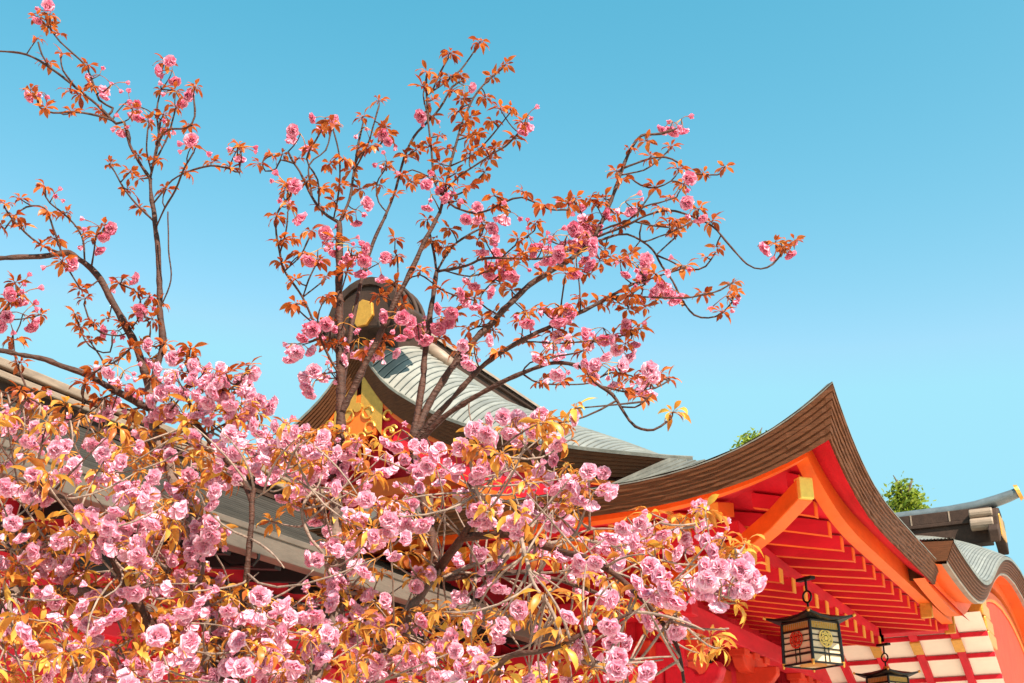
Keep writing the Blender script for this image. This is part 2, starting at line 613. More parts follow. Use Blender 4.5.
for sgn in (1, -1):
    vb = MB(); rows = []
    for i in range(6):
        f0 = i / 6; f1 = (i + 1) / 6
        for ff, yy in ((f0, YG + .10 * f0), (f1, YG + .10 * f0 + .004)):
            rows.append([(XC + sgn * a, yy, vz(a) - .02 - .26 * ff * (1 - .45 * max(0, a - 2.6) / 1.35)) for a in AS])
    rows.append([(XC + sgn * a, YG + .6, vz(a) - .2) for a in AS])
    vb.loft(rows)
    vb.build('verge_edge', M['bark_eave'], hall)
    fl = MB()
    fl.loft([[(XC + sgn * a, YG - .012, vz(a) - .022) for a in AS], [(XC + sgn * a, YG - .015, vz(a) + .012) for a in AS],
             [(XC + sgn * a, YG + .05, vz(a) + .035) for a in AS]])
    fl.build('verge_flashing', M['lead'], hall)
    # bargeboard
    A2 = np.linspace(.05, 3.6, 26)
    bb = MB()
    rows = [[(XC + sgn * a, YG + .14, vz(a) - .27) for a in A2],
            [(XC + sgn * a, YG + .14, vz(a) - .66) for a in A2],
            [(XC + sgn * a, YG + .22, vz(a) - .66) for a in A2]]
    bb.loft(rows)
    bo = bb.build('bargeboard', M['red'], hall)
    for z0, z1 in ((.275, .335), (.60, .665)):
        tr = MB()
        tr.loft([[(XC + sgn * a, YG + .11, vz(a) - z0) for a in A2], [(XC + sgn * a, YG + .11, vz(a) - z1) for a in A2],
                 [(XC + sgn * a, YG + .145, vz(a) - z1) for a in A2]])
        tr.build('edge_trim', M['verm'], bo)
    # gilt plates at the apex with scrolled ends
    A3 = np.linspace(.03, .33, 9)
    gp = MB()
    gp.loft([[(XC + sgn * a, YG + .10, vz(a) - .29) for a in A3], [(XC + sgn * a, YG + .10, vz(a) - .655) for a in A3],
             [(XC + sgn * a, YG + .135, vz(a) - .655) for a in A3]])
    for q, (da, dz, rr_) in enumerate(((.40, -.36, .055), (.42, -.55, .06), (.48, -.46, .04))):
        pp = [(XC + sgn * (da + rr_ * math.cos(u)), YG + .11, vz(da) + dz + rr_ * math.sin(u)) for u in np.linspace(0, 5.2, 12)]
        gp.tube(pp, [.017] * 12, 6)
    gp.build('gilt_plate', M['gold'], bo)
# gable wall, white panels, tie beam
gw = MB()
ol = [(XC - a, vz(a) - .45) for a in np.linspace(3.5, 0, 18)] + [(XC + a, vz(a) - .45) for a in np.linspace(0.1, 3.5, 18)]
ol = ol + [(XC + 3.5, 4.5), (XC - 3.5, 4.5)]
gw.extrude([(x, z) for x, z in ol][::-1], (0, YG + .75, 0), (1, 0, 0), (0, 0, 1), (0, 1, 0), .06)
gw.build('gable_wall', M['red'], hall)
for x0, x1 in ((-2.1, -.9), (-.65, -.1), (.1, .65), (.9, 2.1)):
    p = MB(); p.box(XC + x0, XC + x1, YG + .70, YG + .715, 4.98, 5.22); p.build('gable_panel', M['white'], hall)
tb = MB(); tb.box(XC - 2.6, XC + 2.6, YG + .52, YG + .72, 5.25, 5.45); tb.build('tie_beam', M['verm'], hall, bevel=.01)
tb = MB(); tb.box(XC - .11, XC + .11, YG + .55, YG + .73, 5.45, 6.2); tb.build('king_post', M['red'], hall, bevel=.01)
# carved gable pendant
gg = MB()
ol = [(0, -.52), (.10, -.44), (.20, -.36), (.30, -.38), (.34, -.28), (.25, -.2), (.30, -.08), (.2, .02), (.12, 0), (.08, .14), (-.08, .14), (-.12, 0), (-.2, .02), (-.30, -.08), (-.25, -.2), (-.34, -.28), (-.30, -.38), (-.20, -.36), (-.10, -.44)]
gg.extrude([(u * .8, v) for u, v in ol], (XC, YG + .13, 6.22), (1, 0, 0), (0, 0, 1), (0, 1, 0), .05)
gpo = gg.build('gable_pendant', M['verm'], hall, bevel=.008)
gl = MB()
for sx in (1, -1):
    for (u, v, r_) in ((.13, -.1, .07), (.17, -.28, .065), (.06, -.38, .05)):
        gl.tube([(XC + sx * (u + r_ * math.cos(q)), YG + .098, 6.22 + v + r_ * math.sin(q)) for q in np.linspace(0, 5.4, 14)], [.014] * 14, 6)
gl.cyl((XC, YG + .08, 6.2), (XC, YG + .11, 6.2), .06, n=8)
gl.build('gilt_scroll', M['gold'], gpo)

# main ridge --------------------------------------------------------
rb = MB()
rb.box(XC - .20, XC + .20, YG + .25, YEND, 7.05, 7.38)
rb.box(XC - .24, XC + .24, YG + .22, YEND, 7.38, 7.43)
rbo = rb.build('ridge', M['ridge'], hall, bevel=.01)
rc = MB()
rows = []
for y in (YG + .1, YG + .5, 14, 20, YEND):
    rows.append([(XC + .27 * math.cos(q), y, 7.44 + .14 * math.sin(q)) for q in np.linspace(0, math.pi, 9)])
rc.loft(rows)
rc.build('ridge_cap', M['beige'], rbo)
# ridge-end ornament: broad scrolled shoulders under an arched hood, gilt boss
XO = XC + .2
oni = MB()
ol = [(-.62, 0), (-.66, .12), (-.55, .24), (-.44, .22), (-.40, .34), (-.30, .46), (-.16, .54), (0, .57), (.16, .54), (.30, .46), (.40, .34), (.44, .22), (.55, .24), (.66, .12), (.62, 0), (.42, -.10), (.2, 0), (0, .04), (-.2, 0), (-.42, -.10)]
oni.extrude(ol[::-1], (XO, YG - .0, 7.0), (1, 0, 0), (0, 0, 1), (0, 1, 0), .34)
oo = oni.build('ridge_ornament', M['ridge'], hall, bevel=.03)
oh = MB()
hood = [(XO + .50 * math.cos(q), 7.10 + .56 * math.sin(q)) for q in np.linspace(-.1, math.pi + .1, 17)]
hood2 = [(XO + .42 * math.cos(q), 7.10 + .47 * math.sin(q)) for q in np.linspace(-.1, math.pi + .1, 17)]
oh.loft([[(x, YG - .2, z) for x, z in hood2], [(x, YG - .2, z) for x, z in hood], [(x, YG + .35, z) for x, z in hood], [(x, YG + .35, z) for x, z in hood2], [(x, YG - .2, z) for x, z in hood2]])
oh.build('ornament_hood', M['ridge'], oo)
for sx in (1, -1):
    sc = MB()
    sc.tube([(XO + sx * (.50 + .10 * math.cos(q) * (1 - q / 9)), YG - .17, 7.05 + .10 * math.sin(q) * (1 - q / 9)) for q in np.linspace(-2, 5, 18)], [.045] * 18, 8)
    sc.build('ornament_scroll', M['ridge'], oo, smooth=True)
for (r_, yy) in ((.535, -.05), (.545, .12), (.535, .28)):
    hr_ = MB()
    hr_.tube([(XO + r_ * math.cos(q), YG + yy, 7.10 + (r_ + .05) * math.sin(q)) for q in np.linspace(.0, math.pi, 19)], [.028] * 19, 6)
    hr_.build('hood_rib', M['ridge'], oo, smooth=True)
for (u, v, r_) in ((-.30, -.02, .07), (.30, -.02, .07)):
    cv = MB()
    cv.tube([(XO + u + r_ * (1 - q / 12) * math.cos(q + u * 9), YG - .19, 7.06 + v + r_ * (1 - q / 12) * math.sin(q + u * 9)) for q in np.linspace(0, 7, 20)], [.022] * 20, 6)
    cv.build('carved_curl', M['ridge'], oo, smooth=True)
gb = MB()
ol = [(0, .16), (.13, .10), (.15, -.06), (.06, -.17), (-.06, -.17), (-.15, -.06), (-.13, .10)]
gb.extrude(ol[::-1], (XO + .0, YG - .19, 7.22), (1, 0, 0), (0, 0, 1), (0, 1, 0), .05)
gb.build('gilt_boss', M['gold'], oo, bevel=.01)
# the raking ridge rolls beside the ornament
for sx in (1, -1):
    rk = MB()
    pts = [(XC + sx * a, YG + 1.0 + .25 * a, roof_z(a, YG + 1.1) + .05) for a in (.25, .45, .62)]
    rk.tube(pts, [.09, .085, .07], 8)
    rk.build('ridge_roll', M['beige'], hall, smooth=True)

# walls under the eaves ---------------------------------------------
XW, YW = -4.6, 11.75
wl = MB()
wl.box(XB + 2.7, XW, YW, YW + .1, 0.4, 4.85)
wl.build('wall', M['red'], hall)
wl = MB()
wl.box(XW - .1, XW, 24, YEND, 0.4, 4.8)
wl.build('wall', M['red'], hall)
wl = MB()
wl.box(XW - .1, XW - .03, YW + .1, 24, 3.86, 4.85)
wl.build('wall', M['red'], hall)
wl = MB()
wl.box(XB + 2.6, XB + 2.7, YW, YEND, 0.4, 4.3)
wl.build('wall', M['red'], hall)
bk = MB()
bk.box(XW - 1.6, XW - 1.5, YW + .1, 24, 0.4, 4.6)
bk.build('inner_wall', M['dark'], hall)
bs = MB(); bs.box(XB + 2.0, XW + .9, YW - .8, YEND, 0, .42); bs.build('stone_base', M['stone'], hall, bevel=.02)
for y in (YW + .05, 14.2, 16.6, 20.0, 23.6):
    p = MB(); p.cyl((XW, y, .42), (XW, y, 4.15), .16, n=18); p.build('pillar', M['red'], hall, smooth=False)
for x in (-7.0, -9.4):
    p = MB(); p.cyl((x, YW, .42), (x, YW, 4.1), .15, n=18); p.build('pillar', M['red'], hall)
# beams along the front
for (x0, x1, y0, z0, z1, m) in ((-4.40, -4.20, 11.3, 3.74, 3.96, 'red'), (-4.66, -4.50, 11.5, 3.28, 3.54, 'verm2'), (-4.70, -4.50, 11.5, 2.4, 2.6, 'red')):
    b = MB(); b.box(x0, x1, y0, 24, z0, z1); b.build('beam', M[m], hall, bevel=.012)
for (y0, y1, x1, z0, z1, m) in ((YW - .36, YW - .16, -4.0, 3.742, 3.962, 'red'), (YW - .1, YW + .02, -4.2, 3.282, 3.542, 'red'), (YW - .1, YW + .02, -4.3, 2.42, 2.62, 'red')):
    b = MB(); b.box(XB + 2.7, x1, y0, y1, z0, z1); b.build('beam', M[m], hall, bevel=.012)
# bracket sets: boat-shaped arms and bearing blocks, carved noses
NOSE = [(0, 0), (.15, -.03), (.32, -.02), (.46, .04), (.56, .13), (.60, .24), (.55, .31), (.47, .27), (.41, .19), (.33, .18), (.28, .25), (.16, .30), (0, .30)]
ARM = [(-.48, .22), (-.48, .13), (-.40, .04), (-.25, 0), (.25, 0), (.40, .04), (.48, .13), (.48, .22)]
for y in (YW + .05, 14.2, 16.6, 20.0):
    bt = MB()
    bt.extrude(ARM, (-4.3, y, 3.50), (0, 1, 0), (0, 0, 1), (1, 0, 0), .14)
    bt.extrude(ARM, (-4.45, y, 3.35), (1, 0, 0), (0, 0, 1), (0, 1, 0), .14)
    for dy in (-.4, 0, .4):
        bt.box(-4.40, -4.2, y + dy - .1, y + dy + .1, 3.66, 3.742)
    bo = bt.build('bracket', M['verm2'], hall, bevel=.012)
    ns = MB()
    ns.extrude(NOSE, (-4.44, y, 3.02), (1, 0, 0), (0, 0, 1), (0, 1, 0), .18)
    ns.build('carved_nose', M['red'], bo, bevel=.02)
ns = MB(); ns.extrude([(u, v) for u, v in NOSE], (XW, YW - .1, 3.1), (0, -1, 0), (0, 0, 1), (1, 0, 0), .18); ns.build('carved_nose', M['red'], hall, bevel=.02)
# bell-shaped opening trim glimpsed below the beam
tr = MB()
tr.tube([(-4.52, 12.95 + .30 * math.cos(q), 3.60 + .28 * math.sin(q)) for q in np.linspace(-2.2, 1.4, 16)], [.035] * 16, 8)
tr.build('curved_frame', M['tipc'], hall, smooth=True)
sh = MB()
for k in range(9):
    sh.box(-4.62, -4.50, 14.55, 16.3, 2.65 + k * .07, 2.69 + k * .07)
sh.build('slatted_shutter', M['iron'], hall)

# curved porch (cusped gable towards the front) ----------------------
YP = 20.3
XP = -1.7
PZ = smooth_tab([(0, 4.60), (.5, 4.56), (1.1, 4.53), (1.7, 4.52), (2.2, 4.55), (2.8, 4.67), (3.4, 4.87), (4.1, 5.13), (5.0, 5.40), (6.0, 5.58), (7.1, 5.65)], 90)


def pz(y):
    return interp(min(y - 13.2, 2 * YP - 13.2 - y), PZ)


PY = [13.2 + 14.2 * i / 110 for i in range(111)]
pr = MB(); rows = []; uv = []
n = 42
for c in range(n):
    for e in (0, 1):
        q = (c + e) / n
        back = 1.5 * q
        rise = .46 * (1 - (1 - q) ** 2)
        row = []; u = []
        for y in PY:
            f = min(1, max(0, min(y - 13.2, 2 * YP - 13.2 - y) / 2.5))
            row.append((XP - back, y, pz(y) + .02 + rise * (.12 + .88 * f) + (.012 if e == 0 else 0)))
            u.append((y, 42 - q * 42 + (0 if e else -.005)))
        rows.append(row); uv.append(u)
rows.append([(XE - 3.4, y, p[2] + .1) for y, p in zip(PY, rows[-1])]); uv.append([(y, 0.5) for y in PY])
pr.loft(rows, uvs=uv)
pro = pr.build('porch_roof', M['copper'], hall)
pe = MB(); rows = []
for i in range(6):
    f0 = i / 6; f1 = (i + 1) / 6
    for ff, xx in ((f0, XP - .09 * f0), (f1, XP - .09 * f0 - .004)):
        rows.append([(xx, y, pz(y) -   .20 * ff) for y in PY])
rows.append([(XP - .14, y, pz(y) - .20) for y in PY])
pe.loft(rows)
# side end of the band, returning to the main roof
z0 = pz(13.2)
pe.hexa([(XE - .12, 13.2, z0 - .20), (XP - .09, 13.2, z0 - .20), (XP - .09, 13.5, z0 - .20), (XE - .12, 13.5, z0 - .20),
         (XE - .12, 13.2, z0 + .02), (XP, 13.2, z0), (XP, 13.5, z0), (XE - .12, 13.5, z0 + .02)])
pe.build('porch_eave_edge', M['bark_eave'], pro)
pl = MB(); pl.loft([[(XP + .006, y, pz(y) - .02) for y in PY], [(XP + .008, y, pz(y) + .02) for y in PY], [(XP - .06, y, pz(y) + .045) for y in PY]])
pl.build('porch_flashing', M['lead'], pro)
p2 = MB(); p2.loft([[(XP - .092, y, pz(y) - .202) for y in PY], [(XP - .096, y, pz(y) - .235) for y in PY], [(XP - .16, y, pz(y) - .235) for y in PY]])
p2.build('porch_edge_trim', M['beige'], pro)
pf = MB(); pf.loft([[(XP - .15, y, pz(y) - .237) for y in PY], [(XP - .34, y, pz(y) - .20) for y in PY],
                    [(XP - .34, y, pz(y) - .36) for y in PY], [(XP - .46, y, pz(y) - .36) for y in PY]])
pf.build('porch_fascia', M['verm'], pro)
# porch bargeboard and its gilt fittings
def bd(y):
    return 2.0 + 1.0 * max(0, 1 - (min(y, 2 * YP - y) - 18.2) / 2.2)


BY = [y for y in PY if 18.2 < y < 27]
pb = MB(); pb.loft([[(XP - .36, y, pz(y) - .44) for y in BY], [(XP - .36, y, pz(y) - bd(y)) for y in BY], [(XP - .48, y, pz(y) - bd(y)) for y in BY]])
pbo = pb.build('porch_bargeboard', M['verm2'], hall)
bt_ = MB(); bt_.loft([[(XP - .345, y, pz(y) - .46) for y in BY], [(XP - .345, y, pz(y) - .60) for y in BY], [(XP - .37, y, pz(y) - .60) for y in BY]])
bt_.build('edge_trim', M['verm'], pbo)
gf = MB()
for (dy, dz) in ((0, 0), (.2, -.17), (.38, -.35), (.52, -.53)):
    gf.box(XP - .50, XP - .30, 17.3 + dy, 18.0 + dy, 4.72 + dz, 4.90 + dz)
gf.build('gilt_fitting', M['gold'], pbo, bevel=.02)
for (y, zt, hh) in ((16.25, 4.52, .40), (14.6, 4.24, .18)):
    gf = MB(); gf.box(XP - .66, XP - .52, y, y + .05, zt - hh, zt); gf.build('gilt_fitting', M['gold'], hall, bevel=.012)
UY = [y for y in PY if y > 16.3]
us = MB(); us.loft([[(XP - .45, y, pz(y) - .40) for y in UY], [(-5.2, y, pz(y) - .05) for y in UY]])
us.build('porch_soffit', M['red'], pro)
# porch beams and pillars
b = MB(); b.box(-4.8, -2.30, 16.15, 16.45, 4.16, 4.32); b.build('porch_beam', M['red'], hall, bevel=.015)
b = MB(); b.box(-2.5, -2.2, 21.9, 24, 3.0, 3.3); b.build('porch_beam', M['red'], hall, bevel=.015)
for y in (21.6, 23.4):
    b = MB(); b.box(-2.52, -2.12, y, y + .42, 0, 3.9); b.build('porch_pillar', M['verm'], hall, bevel=.03)
# ribbed white ceiling of the porch
CY = np.linspace(16.45, 20.5, 12)


def cz(y):
    t = (y - 16.45)
    return 4.40 - .38 * t - .06 * t * t


wc = MB(); wc.loft([[(-5.2, y, cz(y)) for y in CY], [(-1.92, y, cz(y)) for y in CY]])
wc.build('porch_ceiling', M['white'], hall)
for x in (-2.32, -2.85, -3.38, -3.91, -4.44, -4.97):
    rb_ = MB(); rb_.sweep_bar([(x, y, cz(y) - .005) for y in CY], .10, .07, (1, 0, 0))
    rbo_ = rb_.build('ceiling_rib', M['red'], hall)
    pt = MB(); y = 17.02
    pt.sweep_bar([(x, yy, cz(yy) - .07) for yy in (y - .13, y, y + .13)], .13, .025, (1, 0, 0)); pt.build('gilt_plate', M['gold'], rbo_)
for k, y in enumerate((16.9, 17.35, 17.8, 18.25, 18.7)):
    lb = MB(); lb.sweep_bar([(-5.2, y, cz(y) - .004), (-1.92, y, cz(y) - .004)], .07, .05, (0, 1, 0)); lb.build('ceiling_batten', M['red'], hall)
b = MB(); b.box(-4.6, -2.1, 24.4, 24.5, 0, 4.9); b.build('porch_wall', M['red'], hall)
# porch ridge
pg = MB()
pg.box(-5.2, -2.02, YP - .16, YP + .16, 6.100, 6.420)
pg.box(-5.2, -1.98, YP - .20, YP + .20, 6.420, 6.480)
pg.box(-5.2, -1.98, YP - .18, YP + .18, 6.480, 6.660)
pgo = pg.build('porch_ridge', M['ridge'], hall, bevel=.01)
pc = MB()
path = [(-5.2, 6.670), (-3.4, 6.670), (-2.6, 6.680), (-2.2, 6.710), (-1.9, 6.770), (-1.66, 6.830), (-1.53, 6.870)]
rows = []
for i, (x, z) in enumerate(path):
    r_ = .14 if i < 4 else .13 - .01 * (i - 4)
    rows.append([(x, YP + r_ * math.cos(q), z + (.75 * r_) * math.sin(q)) for q in np.linspace(0, 2 * math.pi, 14)[:-1]])
pc.loft(rows, closed=True)
pc.add(rows[-1], [tuple(range(13))])
pco = pc.build('ridge_cap', M['cap'], pgo, smooth=True)
gt = MB(); gt.cyl((-1.545, YP, 6.868), (-1.49, YP, 6.885), .14, .12, 14); gt.build('gilt_tip', M['gold'], pco)
for x in (-4.4, -3.8, -3.2, -2.6):
    st = MB(); st.box(x - .012, x + .012, YP - .19, YP - .178, 6.485, 6.655); st.build('joint_strip', M['beige'], pgo)
po = MB()
ol = [(-.52, -.25), (-.56, -.05), (-.44, .06), (-.36, .02), (-.33, .2), (-.22, .36), (0, .42), (.22, .36), (.33, .2), (.36, .02), (.44, .06), (.56, -.05), (.52, -.25), (.3, -.12), (0, -.02), (-.3, -.12)]
po.extrude(ol[::-1], (-1.93, YP, 6.250), (0, 1, 0), (0, 0, 1), (1, 0, 0), .16)
poo = po.build('ridge_ornament', M['ridge'], hall, bevel=.02)
for sx in (1, -1):
    for yy, zz, rr_ in ((.30, 6.360, .10), (.26, 6.540, .08)):
        sc = MB()
        sc.cyl((-2.28, YP + sx * yy, zz), (-1.93, YP + sx * yy, zz), rr_, n=14)
        sc.build('ornament_scroll', M['beige'], poo, bevel=.015)
gb = MB(); gb.box(-1.86, -1.83, YP - .3, YP + .3, 6.150, 6.500); gb.build('gilt_boss', M['gold'], poo, bevel=.02)

# ------------------------------------------------------------------ side wing
wing = thing('side_wing', 'low red wing with pale ribbed roof and long beige gutter behind the blossoms', 'building', (-7.5, 4, 0))
YA, YB = -6.0, 11.7
XG, ZG = -5.5, 3.66
wr = MB(); rows = []; uv = []
for c in range(22):
    for e in (0, 1):
        k = (c + e) / 22
        x = XG - .02 - 2.5 * k
        z = ZG + .01 + 1.36 * (.82 * k + .18 * k * k)
        rows.append([(x, YA, z + (.012 if e == 0 else 0)), (x, YB - .3, z + (.012 if e == 0 else 0))]); uv.append([(0, 22 - k * 22 + (-.005 if e == 0 else 0)), (1, 22 - k * 22 + (-.005 if e == 0 else 0))])
wr.loft(rows, uvs=uv)
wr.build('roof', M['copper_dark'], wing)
wb = MB(); wb.add([(-8.0, YA, 5.05), (-8.0, YB, 5.05), (-10.5, YB, 3.8), (-10.5, YA, 3.8)], [(0, 1, 2, 3)]); wb.build('rear_roof', M['lead'], wing)
wg = MB()
wg.box(-8.14, -7.90, YA, YB - 1.0, 4.98, 5.10)
wgo = wg.build('ridge', M['ridge'], wing)
for (xx, z0, z1, m) in ((.19, 5.10, 5.16, 'beige'), (.13, 5.16, 5.20, 'ridge'), (.17, 5.20, 5.275, 'beige')):
    wg = MB(); wg.box(-8.02 - xx, -8.02 + xx, YA, YB - 1.0, z0, z1); wg.build('ridge_cap', M[m], wgo, bevel=.012)
gt = MB()
gt.box(XG, XG + .13, YA, YB, 3.48, 3.655)
gt.box(XG + .13, XG + .142, YA, YB, 3.62, 3.665)
gto = gt.build('gutter', M['gutter'], wing, bevel=.006)
for i in range(14):
    y = -3 + i * 1.05
    if y > 11.5: continue
    hk = MB(); hk.tube([(XG - .25, y, 3.50), (XG - .12, y, 3.42), (XG + .08, y, 3.41), (XG + .12, y, 3.45), (XG + .12, y, 3.485)], [.012] * 5, 6)
    hk.build('gutter_bracket', M['iron'], gto)
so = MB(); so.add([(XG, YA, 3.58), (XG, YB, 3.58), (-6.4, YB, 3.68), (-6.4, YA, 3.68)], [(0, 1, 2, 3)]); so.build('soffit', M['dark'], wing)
for i in range(26):
    y = -3.2 + i * .56
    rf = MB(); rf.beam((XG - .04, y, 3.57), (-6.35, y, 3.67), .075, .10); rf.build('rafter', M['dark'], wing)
ww = MB(); ww.box(-6.4, -6.3, YA, YB, .3, 3.67); ww.build('wall', M['red'], wing)
for (z0, z1, m) in ((3.32, 3.50, 'dark'), (2.92, 3.02, 'red'), (2.1, 2.24, 'red')):
    b = MB(); b.box(-6.302, -6.22, YA, YB, z0, z1); b.build('beam', M[m], wing, bevel=.01)
for i in range(8):
    y = -4 + i * 2.1
    b = MB(); b.box(-6.31, -6.18, y, y + .16, .3, 3.50); b.build('post', M['red'], wing, bevel=.01)
wp = MB(); wp.box(-6.302, -6.285, 1.2, 2.8, 2.26, 2.9); wp.build('plaster_panel', M['white'], wing)
wbx = MB(); wbx.box(-10.4, -6.15, YA, YB, 0, .3); wbx.build('stone_base', M['stone'], wing)

# ------------------------------------------------------------------ hanging lanterns
def make_lantern(label):
    t = thing('hanging_lantern', label, 'lantern', (0, 0, 0), 'black iron lanterns hung under the front eave')
    # origin: hook on the rafter board; z down
    hk = MB()
    hk.box(-.10, .10, -.03, .03, -.03, 0)
    hk.cyl((0, 0, -.03), (0, 0, -.13), .012, n=8)
    hk.tube([(.055 * math.sin(q), 0, -.185 + .055 * math.cos(q)) for q in np.linspace(0, 2 * math.pi, 17)], [.010] * 17, 6)
    hk.cyl((0, 0, -.235), (0, 0, -.30), .012, n=8)
    hk.build('hook', M['iron'], t)
    kn = MB(); kn.cyl((0, 0, -.30), (0, 0, -.335), .03, .045, 12); kn.build('finial', M['gold'], t)
    W = .185
    zt, zb = -.45, -.83
    rf = MB()
    rows = []
    for f, r_, z in ((0, .04, -.335), (.4, .17, -.385), (.75, .28, -.42), (1, .36, -.42)):
        row = []
        for k in range(16):
            a = math.pi / 4 + k * math.pi / 8
            m_ = k % 4
            # square outline with upturned corners
            sq = 1 / max(abs(math.cos(a)), abs(math.sin(a)))
            cx = sq / math.sqrt(2)
            row.append((r_ * sq * math.cos(a) * .82, r_ * sq * math.sin(a) * .82, z + (.05 * f * (1 if m_ == 0 else .25 if m_ in (1, 3) else 0))))
        rows.append(row)
    rows.append([(x * .98, y * .98, z - .022) for x, y, z in rows[-1]])
    rows.append([(x * .55, y * .55, -.43) for x, y, z in rows[-2]])
    rf.loft(rows, closed=True)
    rfo = rf.build('roof', M['iron'], t)
    for k in range(4):
        a = math.pi / 4 + k * math.pi / 2
        tp = MB(); r_ = .36 * math.sqrt(2) * .82
        tp.cyl((r_ * .97 * math.cos(a), r_ * .97 * math.sin(a), -.385), (r_ * 1.03 * math.cos(a), r_ * 1.03 * math.sin(a), -.37), .016, n=8); tp.build('gilt_tip', M['gold'], rfo)
    fr = MB()
    s = 1.04
    for sx in (-1, 1):
        for sy in (-1, 1):
            fr.cyl((sx * W, sy * W, zt), (sx * W * s, sy * W * s, zb), .016, n=6)
    for z, k in ((zt + .012, 1.0), (zt - .075, 1.008), (zb + .085, 1.03), (zb, 1.04)):
        for a in range(4):
            c, d = [((1, 1), (-1, 1)), ((-1, 1), (-1, -1)), ((-1, -1), (1, -1)), ((1, -1), (1, 1))][a]
            fr.cyl((c[0] * W * k, c[1] * W * k, z), (d[0] * W * k, d[1] * W * k, z), .011, n=6)
    fr.build('frame', M['iron'], t)
    for a in range(4):
        ca, sa = math.cos(a * math.pi / 2), math.sin(a * math.pi / 2)
        def P(u, o, z):
            k = 1 + .04 * (zt - z) / (zt - zb)
            o2 = W * k - .004 + o
            return (o2 * ca - u * k * sa, o2 * sa + u * k * ca, z)
        pn = MB()
        pn.add([P(-W, -.004, zb), P(W, -.004, zb), P(W, -.004, zt), P(-W, -.004, zt)], [(0, 1, 2, 3)])
        po_ = pn.build('panel', M['paper'], t)
        lt = MB()
        for u in (-.026, .026):
            lt.add([P(u - .006, .004, zb), P(u + .006, .004, zb), P(u + .006, .004, zt - .08), P(u - .006, .004, zt - .08)], [(0, 1, 2, 3)])
        for z in (-.578, -.632, -.70):
            lt.add([P(-W, .005, z - .006), P(W, .005, z - .006), P(W, .005, z + .006), P(-W, .005, z + .006)], [(0, 1, 2, 3)])
        lt.build('lattice', M['iron'], po_)
        bd = MB()
        for k in range(13):
            u = -W * .9 + k * W * 1.8 / 12
            bd.add([P(u - .010, .003, zt - .065), P(u + .010, .003, zt - .065), P(u + .010, .003, zt - .005), P(u - .010, .003, zt - .005)], [(0, 1, 2, 3)])
        bd.build('gilt_band', M['gold'], po_)
        cr = MB()
        mname = 'crest_red' if a in (1, 3) else 'crest_gold'
        zc = -.605
        def ring(r0, r1, o, cx=0, cz_=0, n=20):
            rows = [[P(cx + r_ * math.cos(q), o, zc + cz_ + r_ * math.sin(q)) for q in np.linspace(0, 2 * math.pi, n + 1)] for r_ in (r0, r1)]
            cr.loft(rows)
        ring(.070, .086, .010)
        ring(.0, .022, .012)
        for k in range(8):
            q = k * math.pi / 4
            ring(.006, .019, .011, .046 * math.cos(q), .046 * math.sin(q), 10)
        cr.build('crest', M[mname], po_)
    bt = MB()
    bt.add([(-W, -W, zb + .01), (W, -W, zb + .01), (W, W, zb + .01), (-W, W, zb + .01)], [(3, 2, 1, 0)])
    bt.build('bottom_panel', M['paper'], t)
    bf = MB()
    ol = [(.13 * math.cos(q) * (1 + .25 * math.cos(4 * q)), .13 * math.sin(q) * (1 + .25 * math.cos(4 * q))) for q in np.linspace(0, 2 * math.pi, 33)[:-1]]
    bf.extrude(ol, (0, 0, zb + .004), (1, 0, 0), (0, 1, 0), (0, 0, 1), .008)
    bf.build('bottom_fitting', M['gold'], t)
    for sx in (-1, 1):
        for sy in (-1, 1):
            ft = MB(); ft.cyl((sx * W * 1.04, sy * W * 1.04, zb + .02), (sx * W * 1.06, sy * W * 1.06, zb - .03), .018, .008, 8); ft.build('foot', M['gold'], t)
    return t


def copy_tree(o, parent=None):
    c = o.copy()
    COL.objects.link(c)
    if parent is not None:
        c.parent = parent
    for ch in list(o.children):
        copy_tree(ch, c)
    return c


lan = make_lantern('near hanging lantern, wholly in view, with red and gilt crests on cream panels')
lan2 = copy_tree(lan)
lan2['label'] = 'farther hanging lantern by the white ribbed ceiling, only its hook and roof top in view'
lan.location = (-2.9, 11.6, 4.03)
lan.rotation_euler = (0, 0, R(-31))
lan2.location = (-3.0, 15.55, 3.95)
lan2.rotation_euler = (0, 0, R(-31))
lan2.scale = (.92, .92, .92)
# ------------------------------------------------------------------ the cherry tree
rng = random.Random(7)
nrg = np.random.RandomState(11)
tree = thing('cherry_tree', 'pink double-flowered cherry tree with bronze young leaves in front of the shrine', 'tree')


def base_depth(px, py):
    return 2.75 + (683 - py) / 663 * 1.05


def catmull(P, step=6.0):
    P = [np.array(p, float) for p in P]
    out = []
    n = len(P)
    for i in range(n - 1):
        p0 = P[i - 1] if i > 0 else 2 * P[0] - P[1]
        p3 = P[i + 2] if i + 2 < n else 2 * P[-1] - P[-2]
        p1, p2 = P[i], P[i + 1]
        k = max(2, int(np.linalg.norm(p2 - p1) / step))
        for j in range(k):
            t = j / k
            out.append(.5 * (2 * p1 + (p2 - p0) * t + (2 * p0 - 5 * p1 + 4 * p2 - p3) * t * t + (3 * p1 - p0 - 3 * p2 + p3) * t ** 3))
    out.append(P[-1])
    return np.array(out)


# outlines of the limbs as read from the photograph: (points, width at root, width at tip, depth step or None)
BR = []


def B(w0, w1, pts, dd=None):
    v = [float(q) for q in pts.replace(',', ' ').split()]
    BR.append((list(zip(v[0::2], v[1::2])), w0, w1, dd))


